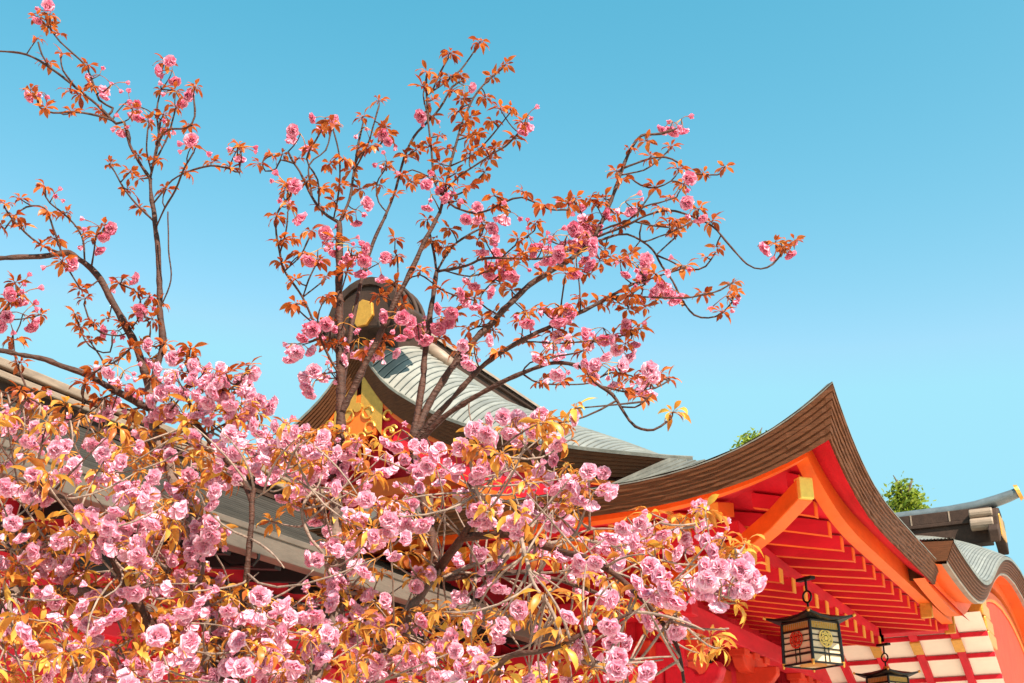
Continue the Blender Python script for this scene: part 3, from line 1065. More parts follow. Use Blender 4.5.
# main limbs, root first
B(30, 18, '262 760 232 700 206 658 185 645 161 626', -.05)
B(17, 9, '161 626 150 612 107 595 75 590 40 590 0 594 -30 600', -.2)
B(22, 16, '268 760 262 720 240 690 215 640 200 590 195 545', .0)
B(15, 10, '195 545 189 519 168 464 155 430 151 403 147 377', .15)
B(10, 7, '147 377 132 338 113 302 97 275 79 260 70 253', .1)
B(7.5, 6, '70 253 40 256 0 258 -20 260', -.15)
B(10, 5, '151 403 156 370 163 345 160 310 158 250 152 200 150 178', .1)
B(9, 6, '151 411 118 393 90 377 45 360 0 351 -20 350', -.25)
B(9, 7, '232 690 240 640 242 618 249 553 252 500 254 488', -.25)
B(8, 4, '254 498 242 480 224 458 205 435 194 416 184 390', .1)
B(14, 11, '158 640 139 606 99 537 80 516 64 500 30 478', -.35)
B(26, 15, '290 770 300 700 330 640 338 590 336 530 337 480', .1)
B(14, 8, '337 480 340 440 341 400 340 340 339 280 339 222', .1)
B(20, 13, '310 770 345 715 370 683 387 648 410 609 438 570', .0)
B(12, 8.5, '438 570 428 520 415 470 413 440', .15)
B(10, 6.5, '413 440 420 400 426 350 431 310 437 272', .05)
B(9.5, 6, '413 440 443 380 493 321 530 285 548 273 577 254 594 238', .1)
B(6, 3, '594 238 609 207 618 181 630 151 638 138 645 135 660 134 676 129', .1)
B(8.5, 4, '413 446 440 412 480 369 509 348 553 325 585 310 606 299 632 284', -.15)
B(8, 3, '412 452 440 420 480 394 509 379 539 367 556 363 580 367 594 381 612 395 624 413 635 426 653 430 667 422', -.3)
B(9.5, 5, '340 412 364 367 402 288 426 239 440 212', -.1)
B(7.5, 4, '341 400 352 326 361 280 373 244 385 218', .15)
B(12, 8, '438 570 446 558 466 532 475 507 470 480', -.25)
B(11, 4.5, '462 534 511 535 553 549 587 558 615 575 638 595 660 620 677 648 686 690', -.3)
B(6, 5, '470 484 482 510 513 521 525 555 533 583 553 612 564 648 578 662 595 665 640 690', -.35)
B(8, 3, '436 583 482 575 525 572 550 578 587 589 621 603 650 625', .1)
B(9, 3.5, '480 700 494 680 508 657 553 648 598 626 640 610', -.2)
B(7, 3, '440 575 470 566 500 558 540 545 580 540 620 545 660 532 700 526', .1)
B(5, 4, '470 487 484 510 475 487 471 463 478 453 496 452', -.1)
B(6, 3, '480 590 557 490 540 466 519 437 505 430', .0)
# finer twigs of the upper left
B(4.5, 2.6, '150 178 142 166 130 145 124 122 116 124 97 105 71 84 50 68 26 54 0 51 -15 52', .15)
B(3, 2.2, '50 68 42 55 38 42')
B(3.2, 2.2, '113 108 99 100 92 79 84 63 60 42 50 28', .1)
B(2.8, 2, '76 84 63 71 61 58')
B(3.4, 2.4, '113 121 97 115 76 112 53 113 40 108 37 97', -.1)
B(4, 2.6, '152 180 154 160 158 140 161 120', .1)
B(3, 2.2, '158 130 157 111 161 90')
B(3, 2.4, '155 170 160 140 168 130 187 128 195 116 194 95', -.1)
B(3, 2.2, '157 205 160 195 172 180 190 171 211 166 229 169 240 172 238 156', -.1)
B(3, 2.2, '157 228 165 208 175 190 184 169 194 152')
B(3, 2.2, '151 222 137 204 124 188 115 172 109 164')
B(2.2, 1.6, '163 308 171 280 169 250 168 212')
B(2.6, 2, '150 172 147 150 148 128')
B(2.6, 2, '156 165 168 135 176 108')
B(3.2, 2.2, '60 255 42 246 26 233 13 220 5 208')
B(3, 2, '62 251 53 228 45 208 26 207 13 217 4 230', -.1)
B(3, 2, '85 262 82 236 68 217 50 203 44 192')
B(2.6, 2, '88 268 94 250 96 236')
B(2.6, 2, '84 290 78 284 70 272 60 262')
B(2.6, 2, '118 336 100 332 90 322 84 304')
B(2.4, 2, '110 352 95 350 85 340 78 322')
B(2.4, 2, '128 330 140 315 138 294 120 284')
B(2.6, 2, '150 345 150 325 142 310 150 296')
B(2.6, 2, '-10 330 0 318 10 303 18 296')
B(4, 2.6, '118 393 92 402 84 398 83 387 95 372 118 360 129 350', -.15)
B(2.8, 2, '128 400 109 382 103 361 88 338')
B(2.8, 2, '40 410 34 400 26 387 16 361 13 335')
B(3, 2.4, '70 420 53 411 21 395 -5 392')
B(3, 2, '194 416 215 400 235 385 246 372', -.1)
B(3, 2, '205 435 232 420 250 408 258 400')
B(3, 2, '155 430 175 405 190 380 188 362')
B(3, 2, '151 403 130 410 105 404 80 420')
B(2.6, 2, '254 500 280 480 295 450 305 432')
# centre crown
B(4.5, 2.4, '339 222 323 212 309 192 300 172 294 163 288 152', .1)
B(2.6, 2, '294 163 281 160 276 169 265 171 263 161 273 155', .0)
B(4.5, 2.4, '339 224 350 199 354 172 357 150 363 122', .1)
B(2.8, 2, '354 170 367 146 373 128 379 106')
B(2.8, 2, '353 164 361 153 379 146 386 136')
B(2.6, 2, '320 208 318 180 307 159 320 134')
B(2.6, 2, '312 195 309 165 326 150 332 128')
B(2.4, 2, '333 220 340 180 338 150 332 125')
B(3.6, 2.6, '338 380 329 356 314 324 303 297 285 271 281 259 276 233 278 212 290 196', -.15)
B(2.4, 2, '285 271 300 256 310 235')
B(2.4, 2, '303 297 314 288 326 279')
B(2.4, 2, '303 297 309 280 319 259')
B(2.4, 2, '312 322 300 312 296 305')
B(2.4, 2, '279 250 286 232 288 213')
B(2.4, 2, '322 345 318 320 322 305 326 298')
B(2.4, 2, '340 300 346 275 352 256')
B(4.5, 2.4, '385 218 394 193 402 164 414 137 440 108 452 87 463 80', .1)
B(4, 2.4, '440 212 443 196 435 184 430 137 427 108 426 76', .15)
B(4.2, 2.2, '441 206 446 184 455 146 467 111 481 87 502 69', .05)
B(3, 2, '429 98 443 84 461 70 478 45', .1)
B(2.6, 2, '430 92 440 73 449 58')
B(2.2, 1.8, '428 112 423 95 426 78')
B(2.6, 1.8, '452 166 473 155 493 134 511 112')
B(3, 2, '447 195 461 175 481 161 505 146 524 128', -.1)
B(2.4, 2, '452 196 467 190 484 173')
B(2.2, 1.8, '386 213 379 202 377 184 386 168')
B(2.2, 1.8, '400 178 412 170 428 176')
B(3.6, 2.4, '440 198 455 207 473 213 490 210 505 202 522 197 550 209 568 210', -.15)
B(4, 3, '437 270 432 244 427 222', .1)
B(4, 2.6, '440 268 452 247 467 236 484 227', .05)
B(4.6, 2.6, '437 272 467 265 484 258 514 259 543 258 570 250', -.1)
B(2.4, 2, '443 276 470 276 485 272 500 268')
B(2.4, 2, '480 300 500 275 520 262')
B(2.6, 2, '500 258 515 245 532 232')
# right spreading twigs
B(3.2, 2, '630 168 647 159 665 157 679 163 694 173 717 175 724 170', .0)
B(2.6, 2, '627 178 644 170 662 157 670 149')
B(2.6, 2, '625 180 641 185 656 188 671 181 678 172', -.1)
B(3, 2, '603 234 630 219 644 207 659 203 677 197', -.1)
B(2.4, 2, '630 217 641 207 652 192')
B(3.6, 2.2, '594 240 627 225 647 215 668 210 691 216 712 226 729 245 747 264 761 269 773 264 782 252', -.15)
B(2.6, 2, '636 219 650 225 671 228')
B(2.6, 2, '640 241 659 237 677 229 694 221')
B(3.6, 2.2, '592 243 618 235 635 237 653 250 662 266 673 281 682 299 694 315 708 318 723 313 733 301', .1)
B(2.6, 2, '655 253 674 263 691 270 706 266 716 252')
B(2.4, 2, '655 255 665 247 677 236')
B(2.6, 2, '632 284 659 276 685 268')
B(2.6, 2, '626 287 644 306 656 301 662 292', .05)
B(2.8, 2, '610 297 640 297 667 298 691 297 720 290 733 282', -.1)
B(2.4, 2, '606 299 626 297 645 284')
B(2.6, 2, '520 376 539 383 568 385 591 383')
B(2.4, 2, '524 373 530 363 553 357 580 352')
B(2.6, 2, '620 405 635 407 644 402 652 394', -.05)
B(2.6, 2, '480 365 518 344 560 343 600 340 632 334')
B(2.4, 2, '559 322 562 300 565 276')
B(2.2, 2, '575 315 580 295 578 272')
B(2.4, 2, '595 381 612 372 632 376')
B(2.4, 2, '600 385 630 392 655 388 668 381')
B(2.2, 2, '596 240 585 220 578 206')
B(2.2, 2, '604 220 598 208 592 200')
B(2.2, 2, '580 253 560 245 548 240')
B(2.4, 2, '443 380 460 350 470 330 490 325')
B(2.4, 2, '428 335 440 325 455 318')
B(2.4, 2, '405 285 420 275 445 292 474 300')
B(2.4, 2, '390 310 398 280 397 255')
B(2.4, 2, '360 375 375 350 385 345')
B(2.4, 2, '341 360 330 340 334 318')
# light foreground shoots
B(5, 4, '373 592 347 592 330 575 322 552 311 541 302 518 305 501 316 488', -.2)
B(4, 3, '336 560 330 530 314 510 318 486')
B(3.5, 2.5, '687 660 665 630 690 600 720 575 735 556', -.05)
B(3.5, 2.5, '638 597 690 590 720 595 735 600')
B(3, 2.2, '615 575 650 560 690 565 715 560')
B(3, 2.2, '553 549 590 530 640 530 665 520')
B(3, 2.2, '80 690 99 661 134 637 150 625')
B(3, 2.2, '150 612 165 580 180 540 200 520')
B(3, 2.2, '75 590 60 560 40 530 20 500')
B(3, 2.2, '40 590 20 560 0 540')

SX = []   # sampled limb points: px, py, depth, half-width
MESH_BR = []
for pts, w0, w1, dd in BR:
    if SX:
        S = np.array(SX)
        d0 = np.hypot(S[:, 0] - pts[0][0], S[:, 1] - pts[0][1])
        d1 = np.hypot(S[:, 0] - pts[-1][0], S[:, 1] - pts[-1][1])
        root = pts[0][1] > 690 or d0.min() < 25 or d0.min() <= d1.min()
        if pts[0][1] > 750: dz0 = base_depth(*pts[0]) + .1
        else:
            dz0 = float(S[d0.argmin(), 2])
            if d0.min() < 30:
                pts = [(S[d0.argmin(), 0], S[d0.argmin(), 1])] + list(pts[1:] if d0.min() < 8 else pts)
    else:
        dz0 = base_depth(*pts[0]) + .1
    C = catmull(pts)
    seg = np.r_[0, np.cumsum(np.hypot(*np.diff(C, axis=0).T))]
    Ln = seg[-1]
    if dd is None:
        dd = rng.uniform(-1, 1) * Ln / 1200 * 3.2 * .9
    t = seg / Ln
    # drift towards the tree's general surface plus the limb's own swing
    tgt = np.array([base_depth(*c) for c in C])
    dep = dz0 + (tgt - tgt[0]) * 1.0 + dd * np.sin(t * math.pi / 2)
    wob = np.interp(seg, np.arange(0, Ln + 40, 16), nrg.uniform(-1, 1, len(np.arange(0, Ln + 40, 16))))
    wob2 = np.interp(seg, np.arange(0, Ln + 40, 13), nrg.uniform(-1, 1, len(np.arange(0, Ln + 40, 13))))
    fade = np.minimum(1, seg / 15)
    C2 = C + np.c_[wob, wob2] * (.35 + .08 * w1) * fade[:, None]
    w0 *= .78 if w0 > 6 else .70; w1 *= .8
    W = w0 + (w1 - w0) * t
    W = W * (1 + .10 * nrg.randn(len(W)))
    for (x, y), d, ww in zip(C2, dep, W):
        SX.append((x, y, d, ww))
    P = [at(x, y, d) for (x, y), d in zip(C2, dep)]
    rad = [max(.0022, ww / 2 / F_PX * d) for ww, d in zip(W, dep)]
    MESH_BR.append((P, rad, w0))
SA = np.array(SX)

# trunk from the ground up to the fork below the frame
forkp = at(285, 775, base_depth(285, 775) + .1)
fork = Vector((forkp.x, forkp.y, forkp.z - .10))
tk = MB()
tp_ = [Vector((fork.x + .10, fork.y + .06, -.05)), Vector((fork.x + .07, fork.y + .05, .15)), Vector((fork.x + .03, fork.y, .7)), Vector((fork.x - .02, fork.y, 1.2)), fork]
tk.tube(tp_, [.24, .19, .155, .145, .14], 18)
tk.build('trunk', M['barkg'], tree, smooth=True)
order = sorted(range(len(MESH_BR)), key=lambda i: -MESH_BR[i][2])
big = set(order[:80])
tw = MB()
for i, (P, rad, w0) in enumerate(MESH_BR):
    if BR[i][0][0][1] > 745:
        P = [fork + (P[0] - fork) * -.0, *P]; rad = [rad[0] * 1.25] + rad
    if i in big:
        b = MB(); b.tube(P, rad, 9 if w0 > 6 else 7)
        b.build('branch', M['barkg'] if w0 > 11.5 else (M['bark_lit'] if w0 < 6 and np.mean([q[1] for q in BR[i][0]]) > 445 else M['bark']), tree, smooth=True)
    else:
        tw.tube(P, rad, 6, mi=1 if np.mean([q[1] for q in BR[i][0]]) > 445 else 0)

# ---- blossom and leaf prototypes ---------------------------------
def petal_mesh(V, Fc, base, axis, side, length, width, cup, open_a, rg):
    """petal growing from base, opening open_a from axis towards side"""
    nrm = axis.cross(side)
    o = len(V)
    rows = 5
    SS = (-1, -.36, .36, 1)
    ph = rg.uniform(0, 6)
    for i in range(rows):
        t = i / (rows - 1)
        wdt = width * (0.20 + 1.05 * math.sin(min(1, t * 1.2) * math.pi / 2) - .42 * t ** 5)
        ang = open_a * (.35 + .65 * t) + cup * (t - .5)
        if i == 0:
            p = Vector(base); pa = open_a * .35
        else:
            p = p + (axis * math.cos(pa) + side * math.sin(pa)) * (length / (rows - 1))
            pa = ang
        n2 = side * math.cos(ang) - axis * math.sin(ang)
        md = axis * math.cos(ang) + side * math.sin(ang)
        for s in SS:
            q = p + nrm * (s * wdt / 2) - n2 * (.22 * width * (1 - s * s) * (t + .1))
            q = q + n2 * (math.sin(ph + s * 2.6 + t * 2) * .07 * width * t * t)
            if i == rows - 1:
                q = q - md * length * (.09 * (abs(s) < .5) + .05 * (abs(s) > .9))
            V.append(q)
    for i in range(rows - 1):
        for j in range(3):
            a = o + i * 4 + j
            Fc.append((a, a + 1, a + 5, a + 4))


def flower_data(rg, r=.026):
    V, Fc = [], []
    ax = Vector((0, 0, 1))
    for n, oa, ln in ((6, 1.95, .95), (7, 1.5, 1.0), (7, 1.08, 1.0), (6, .70, .97), (4, .36, .92), (2, .12, .85)):
        ph = rg.uniform(0, 6)
        for k in range(n):
            a = ph + 2 * math.pi * k / n + rg.uniform(-.15, .15)
            s = Vector((math.cos(a), math.sin(a), 0))
            petal_mesh(V, Fc, s * .002, ax, s, r * ln * rg.uniform(.88, 1.1), r * .92 * rg.uniform(.85, 1.15), rg.uniform(-.7, .1), oa + rg.uniform(-.2, .2), rg)
    return V, Fc


def bud_data(rg, r=.011):
    V, Fc = [], []
    ax = Vector((0, 0, 1))
    for n, oa in ((5, .5), (3, .2)):
        ph = rg.uniform(0, 6)
        for k in range(n):
            a = ph + 2 * math.pi * k / n
            s = Vector((math.cos(a), math.sin(a), 0))
            petal_mesh(V, Fc, s * .002, ax, s, r * 1.7, r * 1.0, -1.3, oa, rg)
    return V, Fc


def frame_of(d):
    d = Vector(d).normalized()
    return d.to_track_quat('Z', 'Y').to_matrix()


def blossom_proto(rg, nf, nb):
    """hanging cluster: local origin is the spur it hangs from, -Z is down"""
    mb = MB()
    placed = []
    for k in range(nf + nb):
        fl = k < nf
        for tr_ in range(40):
            a = rg.uniform(0, 2 * math.pi)
            el = rg.uniform(-1.35, .15) if fl else rg.uniform(-1.2, .5)
            L_ = (.030 + .010 * math.sqrt(nf)) * rg.uniform(.8, 1.25) if fl else rg.uniform(.03, .05)
            d = Vector((math.cos(a) * math.cos(el), math.sin(a) * math.cos(el), math.sin(el)))
            c = d * L_
            if all((c - q).length > (.034 if fl else .02) for q in placed): break
        placed.append(c)
        V, Fc = flower_data(rg, .0245 * rg.uniform(.84, 1.14)) if fl else bud_data(rg, rg.uniform(.008, .012))
        m = frame_of(d + Vector((0, 0, -.25)))
        m = m @ Matrix.Rotation(rg.uniform(0, 6.28), 3, 'Z')
        mb.add([m @ v + c * (.80 if fl else 1) for v in V], Fc, 0)
        s = c * (.80 if fl else 1)
        mb.tube([Vector((0, 0, 0)), s * .5 + Vector((0, 0, .004)), s], [.0011, .0011, .0016], 4, mi=1)
    return mb


def leaf_proto(rg, n, L0=.056, droop=.5, r0=.26, r1=.37):
    mb = MB()
    for k in range(n):
        a = 2 * math.pi * k / n + rg.uniform(-.5, .5)
        el = rg.uniform(-.6, 1.0)
        L_ = L0 * rg.uniform(.55, 1.2)
        wd = L_ * rg.uniform(r0, r1)
        out = Vector((math.cos(a), math.sin(a), 0))
        lat = Vector((-math.sin(a), math.cos(a), 0))
        p = out * .004
        V = []
        rows = 6
        roll = rg.uniform(-.7, .7)
        fold = rg.uniform(.15, .5)
        stem = L_ * .16
        e = el
        prof_ = [0.04, .62, 1.0, .88, .52, .02]
        dpr = droop * rg.uniform(.5, 1.7)
        for i in range(rows):
            t = i / (rows - 1)
            ee = e - dpr * t * 1.3
            dirv = out * math.cos(ee) + Vector((0, 0, 1)) * math.sin(ee)
            up_ = out * -math.sin(ee) + Vector((0, 0, 1)) * math.cos(ee)
            if i == 0: p = p + dirv * stem
            else: p = p + dirv * (L_ / (rows - 1))
            hw = wd / 2 * prof_[i]
            l2 = lat * math.cos(roll) + up_ * math.sin(roll)
            u2 = up_ * math.cos(roll) - lat * math.sin(roll)
            wv = .06 * wd * math.sin(t * 9 + k)
            V += [p - l2 * hw + u2 * (hw * fold + wv), p, p + l2 * hw + u2 * (hw * fold - wv)]
        Fc = []
        for i in range(rows - 1):
            for j in range(2):
                q = i * 3 + j
                Fc.append((q, q + 1, q + 4, q + 3))
        mb.add(V, Fc, 0)
        mb.tube([Vector((0, 0, 0)), V[1]], [.0009, .0008], 3, mi=1)
    return mb


rgp = random.Random(3)
BP = {1: [blossom_proto(rgp, 1, 3) for _ in range(4)], 2: [blossom_proto(rgp, 2, 2) for _ in range(4)],
      3: [blossom_proto(rgp, 3, 1) for _ in range(5)], 5: [blossom_proto(rgp, 5, 1) for _ in range(5)], 0: [blossom_proto(rgp, 0, 4) for _ in range(3)]}
LP = [leaf_proto(rgp, rgp.choice([9, 10, 11, 12]), L0=.046, droop=.85, r0=.27, r1=.38) for _ in range(8)]
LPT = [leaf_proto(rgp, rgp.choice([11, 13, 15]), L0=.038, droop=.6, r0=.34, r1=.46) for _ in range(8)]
PM = [M['petal'], M['leaf']]
LM = [M['leaf'], M['leaf']]
TM = [M['leaf_shaded'], M['leaf_shaded']]
YM = [M['petal_young'], M['leaf_shaded']]

# ---- where they sit -----------------------------------------------
ITEMS = []      # kind, px, py, size, scale
FL = '''45 19 2;44 97 1;101 80 1;111 88 2;130 105 2;143 113 1;122 130 1;165 77 5;177 97 3;165 124 1;238 152 1;194 151 1;51 200 0;95 232 3;92 246 1;57 270 1;120 283 1;149 311 1;17 294 2;23 325 5;2 326 2;22 300 1;116 372 1;118 336 1;
161 360 3;172 411 5;120 378 2;185 372 3;205 380 3;230 400 3;243 385 3;250 410 3;215 395 2;240 418 3;196 370 2;150 385 2;
297 142 3;325 128 3;390 145 2;363 130 0;318 257 2;352 256 3;357 262 2;340 250 2;354 215 2;376 274 3;350 252 2;287 212 1;285 192 1;326 240 1;305 333 2;325 333 2;295 353 2;303 350 1;352 350 3;360 345 2;385 358 3;396 332 3;402 322 1;318 385 3;330 380 3;310 388 2;343 330 1;
430 203 3;437 190 2;464 90 1;527 123 2;386 165 0;432 120 1;467 221 5;484 247 3;502 270 5;490 272 3;478 280 2;511 218 1;531 244 2;538 256 2;474 303 3;452 318 5;440 324 3;426 330 2;420 332 3;478 356 3;470 360 2;528 318 1;560 320 5;553 312 2;578 268 5;577 255 3;590 225 3;551 240 2;583 235 2;568 243 2;600 228 1;
681 124 2;670 126 1;684 192 2;698 216 2;785 248 2;575 206 1;625 208 1;642 275 3;662 292 3;635 270 2;660 287 2;605 336 2;558 347 3;552 352 2;600 352 3;617 352 2;635 336 3;605 375 5;612 380 3;650 392 3;655 385 2;632 384 2;726 300 0;683 268 0;585 238 3;546 260 2;520 270 2;640 295 1;570 343 1;560 372 1;
512 435 5;540 432 3;553 430 3;528 480 5;535 490 3;590 488 5;600 490 3;592 505 3;560 500 3;515 520 3;550 515 3;495 440 2;702 520 2;687 525 1;
722 560 3;718 590 5;726 583 3;740 597 3;722 603 3;712 580 2;655 545 3;660 560 3;640 585 3;690 560 2;
335 470 5;350 470 3;290 440 3;272 440 3;345 440 2;410 465 3;360 480 5;430 470 3;440 480 3;400 437 2;465 470 2'''
LF = '''37 40;62 54;88 66;70 92;80 95;30 91;122 131;148 122;165 62;195 88;110 165;130 173;140 180;238 146;192 146;45 188;5 205;15 217;20 200;105 226;62 262;80 290;85 300;75 315;137 294;150 298;160 305;40 316;15 284;120 284;140 345;165 345;190 350;150 360;130 350;108 320;125 325;
37 18;50 16;175 92;132 110;
282 155;332 125;363 118;385 128;379 102;286 186;290 206;311 232;292 240;325 278;326 298;296 305;335 240;343 160;352 170;330 165;320 190;340 186;310 150;298 160;345 215;333 300;338 345;402 306;396 258;395 240;380 297;318 262;360 190;
505 66;480 43;450 54;427 73;440 80;450 78;452 92;462 100;485 98;458 113;493 123;439 137;432 101;470 118;416 151;386 167;428 177;412 183;394 196;455 175;470 138;485 150;490 160;440 165;447 150;495 150;476 135;465 125;500 110;494 197;497 206;478 240;450 230;445 185;
671 148;647 142;630 150;678 170;725 168;655 188;676 230;677 222;670 225;699 210;683 185;622 180;616 172;598 205;637 210;568 205;575 200;605 250;610 258;620 262;630 255;535 225;590 200;732 285;735 292;717 248;677 234;685 268;795 242;775 244;673 414;668 380;660 375;
600 305;620 305;628 310;645 308;610 300;625 345;632 380;583 352;527 315;520 322;493 332;511 291;518 240;525 255;553 335;570 338;590 345;640 330;565 325;590 275;580 242;600 262;560 260;615 215;605 200;640 285;655 275;545 275;500 285;482 320;495 315;440 340;470 345;620 375;640 398;650 380;565 310;540 310;
575 410;540 425;560 425;505 430;
690 520;705 512;676 528;735 550;745 545;740 560;748 575;745 590;710 640;720 650;700 655;735 605'''
for t in FL.replace('\n', '').split(';'):
    if t.strip():
        x, y, n = t.split(); ITEMS.append(('B', float(x), float(y), int(n)))
for t in LF.replace('\n', '').split(';'):
    if t.strip():
        x, y = t.split(); ITEMS.append(('L', float(x), float(y), 0))

# the dense lower mass: evenly scattered clusters, open where the photograph shows the hall between them
TOP = [(0, 400), (40, 405), (80, 420), (120, 410), (160, 385), (200, 380), (235, 390), (262, 430), (285, 440), (310, 450), (345, 440), (380, 450), (420, 470), (455, 450), (500, 440), (545, 440), (575, 475), (610, 490), (625, 520), (670, 530), (715, 535), (745, 560), (760, 600)]
RIGHT = [(520, 690), (600, 705), (640, 760)]
HOLES = [(290, 585, 34, 20), (80, 512, 26, 14), (245, 555, 20, 40), (230, 510, 20, 12), (300, 545, 20, 14), (480, 612, 26, 14), (520, 660, 34, 16), (100, 575, 22, 10), (15, 612, 16, 10), (445, 535, 18, 9), (530, 590, 22, 12), (640, 655, 30, 22), (700, 625, 24, 18), (600, 520, 20, 10), (410, 600, 16, 12), (150, 490, 14, 10), (268, 500, 22, 18), (70, 455, 18, 8), (455, 560, 16, 12), (370, 430, 26, 14), (300, 500, 14, 10), (475, 545, 22, 9), (565, 625, 16, 9), (215, 575, 12, 14), (20, 480, 10, 10), (640, 500, 40, 10), (760, 560, 20, 30)]
pts_ = []
tries = 0
while tries < 16000:
    tries += 1
    x = rng.uniform(-30, 760); y = rng.uniform(370, 720)
    if y < interp(x, TOP): continue
    if x > 700 and y > 560 + (760 - x) * 1.2: continue
    if x > 640 and y > 640: continue
    if any(((x - a) / (b + 9)) ** 2 + ((y - c) / (d + 8)) ** 2 < 1 for a, c, b, d in HOLES): continue
    r_ = 13 if y > 530 else 16
    if y < 400 + x * .33 + 60: r_ = 18.5 if x > 330 else 14.5
    if x > 600: r_ = 17
    if any((x - p[0]) ** 2 + (y - p[1]) ** 2 < r_ * r_ for p in pts_): continue
    pts_.append((x, y))
for x, y in pts_:
    u = rng.random()
    if u < .56: ITEMS.append(('B', x, y, rng.choice([1, 2, 2, 3, 3, 5])))
    if u > .56 or rng.random() < .62: ITEMS.append(('L', x + rng.uniform(-6, 6), y + rng.uniform(-20, -8), 0))
for x, y, n in ((40, 440, 3), (68, 466, 3), (95, 446, 2), (118, 462, 3), (138, 484, 3), (166, 470, 3), (186, 498, 5), (204, 470, 2), (232, 486, 3), (268, 468, 3), (286, 498, 3), (304, 478, 2), (322, 512, 5), (340, 535, 3), (355, 560, 3), (375, 545, 3), (30, 415, 2), (90, 500, 2), (160, 520, 3), (120, 505, 3), (150, 445, 2), (420, 590, 3), (200, 440, 2), (395, 520, 3)):
    ITEMS.append(('B', x, y, n)); ITEMS.append(('L', x + rng.uniform(-6, 6), y - 12, 0))
upper = []
for pts, w0, w1, dd in BR:
    if w0 > 5.2: continue
    C = catmull(pts, 5.0)
    if C[:, 1].mean() > 400: continue
    L_ = 0.0
    nxt = rng.uniform(12, 26)
    for i in range(1, len(C)):
        L_ += math.hypot(*(C[i] - C[i - 1]))
        tip = i == len(C) - 1
        if L_ > nxt or tip:
            nxt = L_ + rng.uniform(15, 28)
            c = C[i]
            if any(k == 'L' and (x - c[0]) ** 2 + (y - c[1]) ** 2 < (8 if tip else 13) ** 2 for k, x, y, n in ITEMS + upper): continue
            if len(pts) > 9 and not tip and rng.random() < .4: continue
            if w0 == 2.2 and w1 == 1.6: continue
            upper.append(('L', c[0] + rng.uniform(-3, 3), c[1] + rng.uniform(-5, 1), 0))
ITEMS += upper
print('scatter', len(pts_), 'items', len(ITEMS), 'upper', len(upper))

inst = []
for kind, px, py, n in ITEMS:
    dist = np.hypot(SA[:, 0] - px, SA[:, 1] - py)
    near = dist.argmin()
    low = py > 400
    if dist[near] < 45 and not (low and dist[near] > 14):
        d = SA[near, 2] + rng.uniform(-.05, .05)
    else:
        d = base_depth(px, py) + rng.uniform(-.32, .38)
    c = at(px, py, d)
    if kind == 'B' and py < 345 and rng.random() < .5:
        n = {5: 3, 3: 2}.get(n, n)
    if kind == 'B':
        size = {0: .02, 1: .03, 2: .04, 3: .05, 5: .062}[n]
        spur = c + Vector((rng.uniform(-.3, .3) * size, rng.uniform(-.3, .3) * size, size * .62))
        sc_ = rng.uniform(.90, 1.10)
    else:
        spur = c + Vector((0, 0, .004))
        sc_ = rng.uniform(.8, 1.12) * (1.0 if low else .92)
    # twig from the nearest limb
    q = at(SA[near, 0], SA[near, 1], SA[near, 2])
    if n != 99:
        # choose a limb point that lies near in space too
        D3 = dist / F_PX * d
        cost = D3 ** 2 + (SA[:, 2] - d) ** 2
        k = int((cost * nrg.uniform(.45, 1.9, len(cost))).argmin())
        q = at(SA[k, 0], SA[k, 1], SA[k, 2])
        gap = (q - spur).length
        if gap > .008:
            mid = (q + spur) / 2 + Vector((rng.uniform(-.28, .28), rng.uniform(-.28, .28), rng.uniform(-.34, .12))) * gap
            pp = [q * (1 - t) ** 2 + mid * 2 * t * (1 - t) + spur * t * t for t in np.linspace(0, 1, 6 if gap > .08 else 4)]
            r0 = .0032 if gap > .12 else .0024
            tw.tube(pp, list(np.linspace(r0, .0017, len(pp))), 5, mi=1 if py > 430 else 0)
    rot = Matrix.Rotation(rng.uniform(0, 6.283), 4, 'Z') @ Matrix.Rotation(rng.uniform(-.4, .4), 4, 'X') @ Matrix.Rotation(rng.uniform(-.4, .4), 4, 'Y')
    if kind == 'B':
        pi_ = rng.randrange(len(BP[n])); key = ('Y' if py < 345 else 'B', n, pi_)
        area = {0: .2, 1: 1, 2: 1.6, 3: 2.3, 5: 3.2}[n] / d ** 2
    else:
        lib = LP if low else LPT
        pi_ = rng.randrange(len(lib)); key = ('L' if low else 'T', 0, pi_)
        area = sc_ / d ** 2
    if not (0 < px < 1024 and 0 < py < 683): area *= .1
    inst.append((key, Matrix.Translation(spur) @ rot @ Matrix.Diagonal((sc_, sc_, sc_, 1)), area))
low_i = np.where((SA[:, 1] > 440) & (SA[:, 1] < 690) & (SA[:, 0] > -20) & (SA[:, 0] < 700))[0]
for q_ in range(150):
    i0 = int(nrg.choice(low_i))
    x, y, d = SA[i0, :3]
    ang = rng.uniform(-2.6, .5); L_ = rng.uniform(35, 100); bend = rng.uniform(-.9, .9)
    pp = [at(x, y, d)]; dd_ = rng.uniform(-.16, .16)
    xx, yy = x, y
    ok = True
    for k in range(1, 8):
        aa = ang + bend * k / 7
        xx += math.cos(aa) * L_ / 7; yy += math.sin(aa) * L_ / 7
        if yy < interp(xx, TOP) - 5 or xx > 735: ok = False
        pp.append(at(xx, yy, d + dd_ * k / 7))
    if ok: tw.tube(pp, list(np.linspace(.0034, .0016, 8)), 5, mi=1)
two = tw.build('twigs', [M['bark'], M['bark_lit']], tree, smooth=True)
two['kind'] = 'stuff'


def proto_of(key):
    k, n, i = key
    return BP[n][i] if k in 'BY' else (LP[i] if k == 'L' else LPT[i])


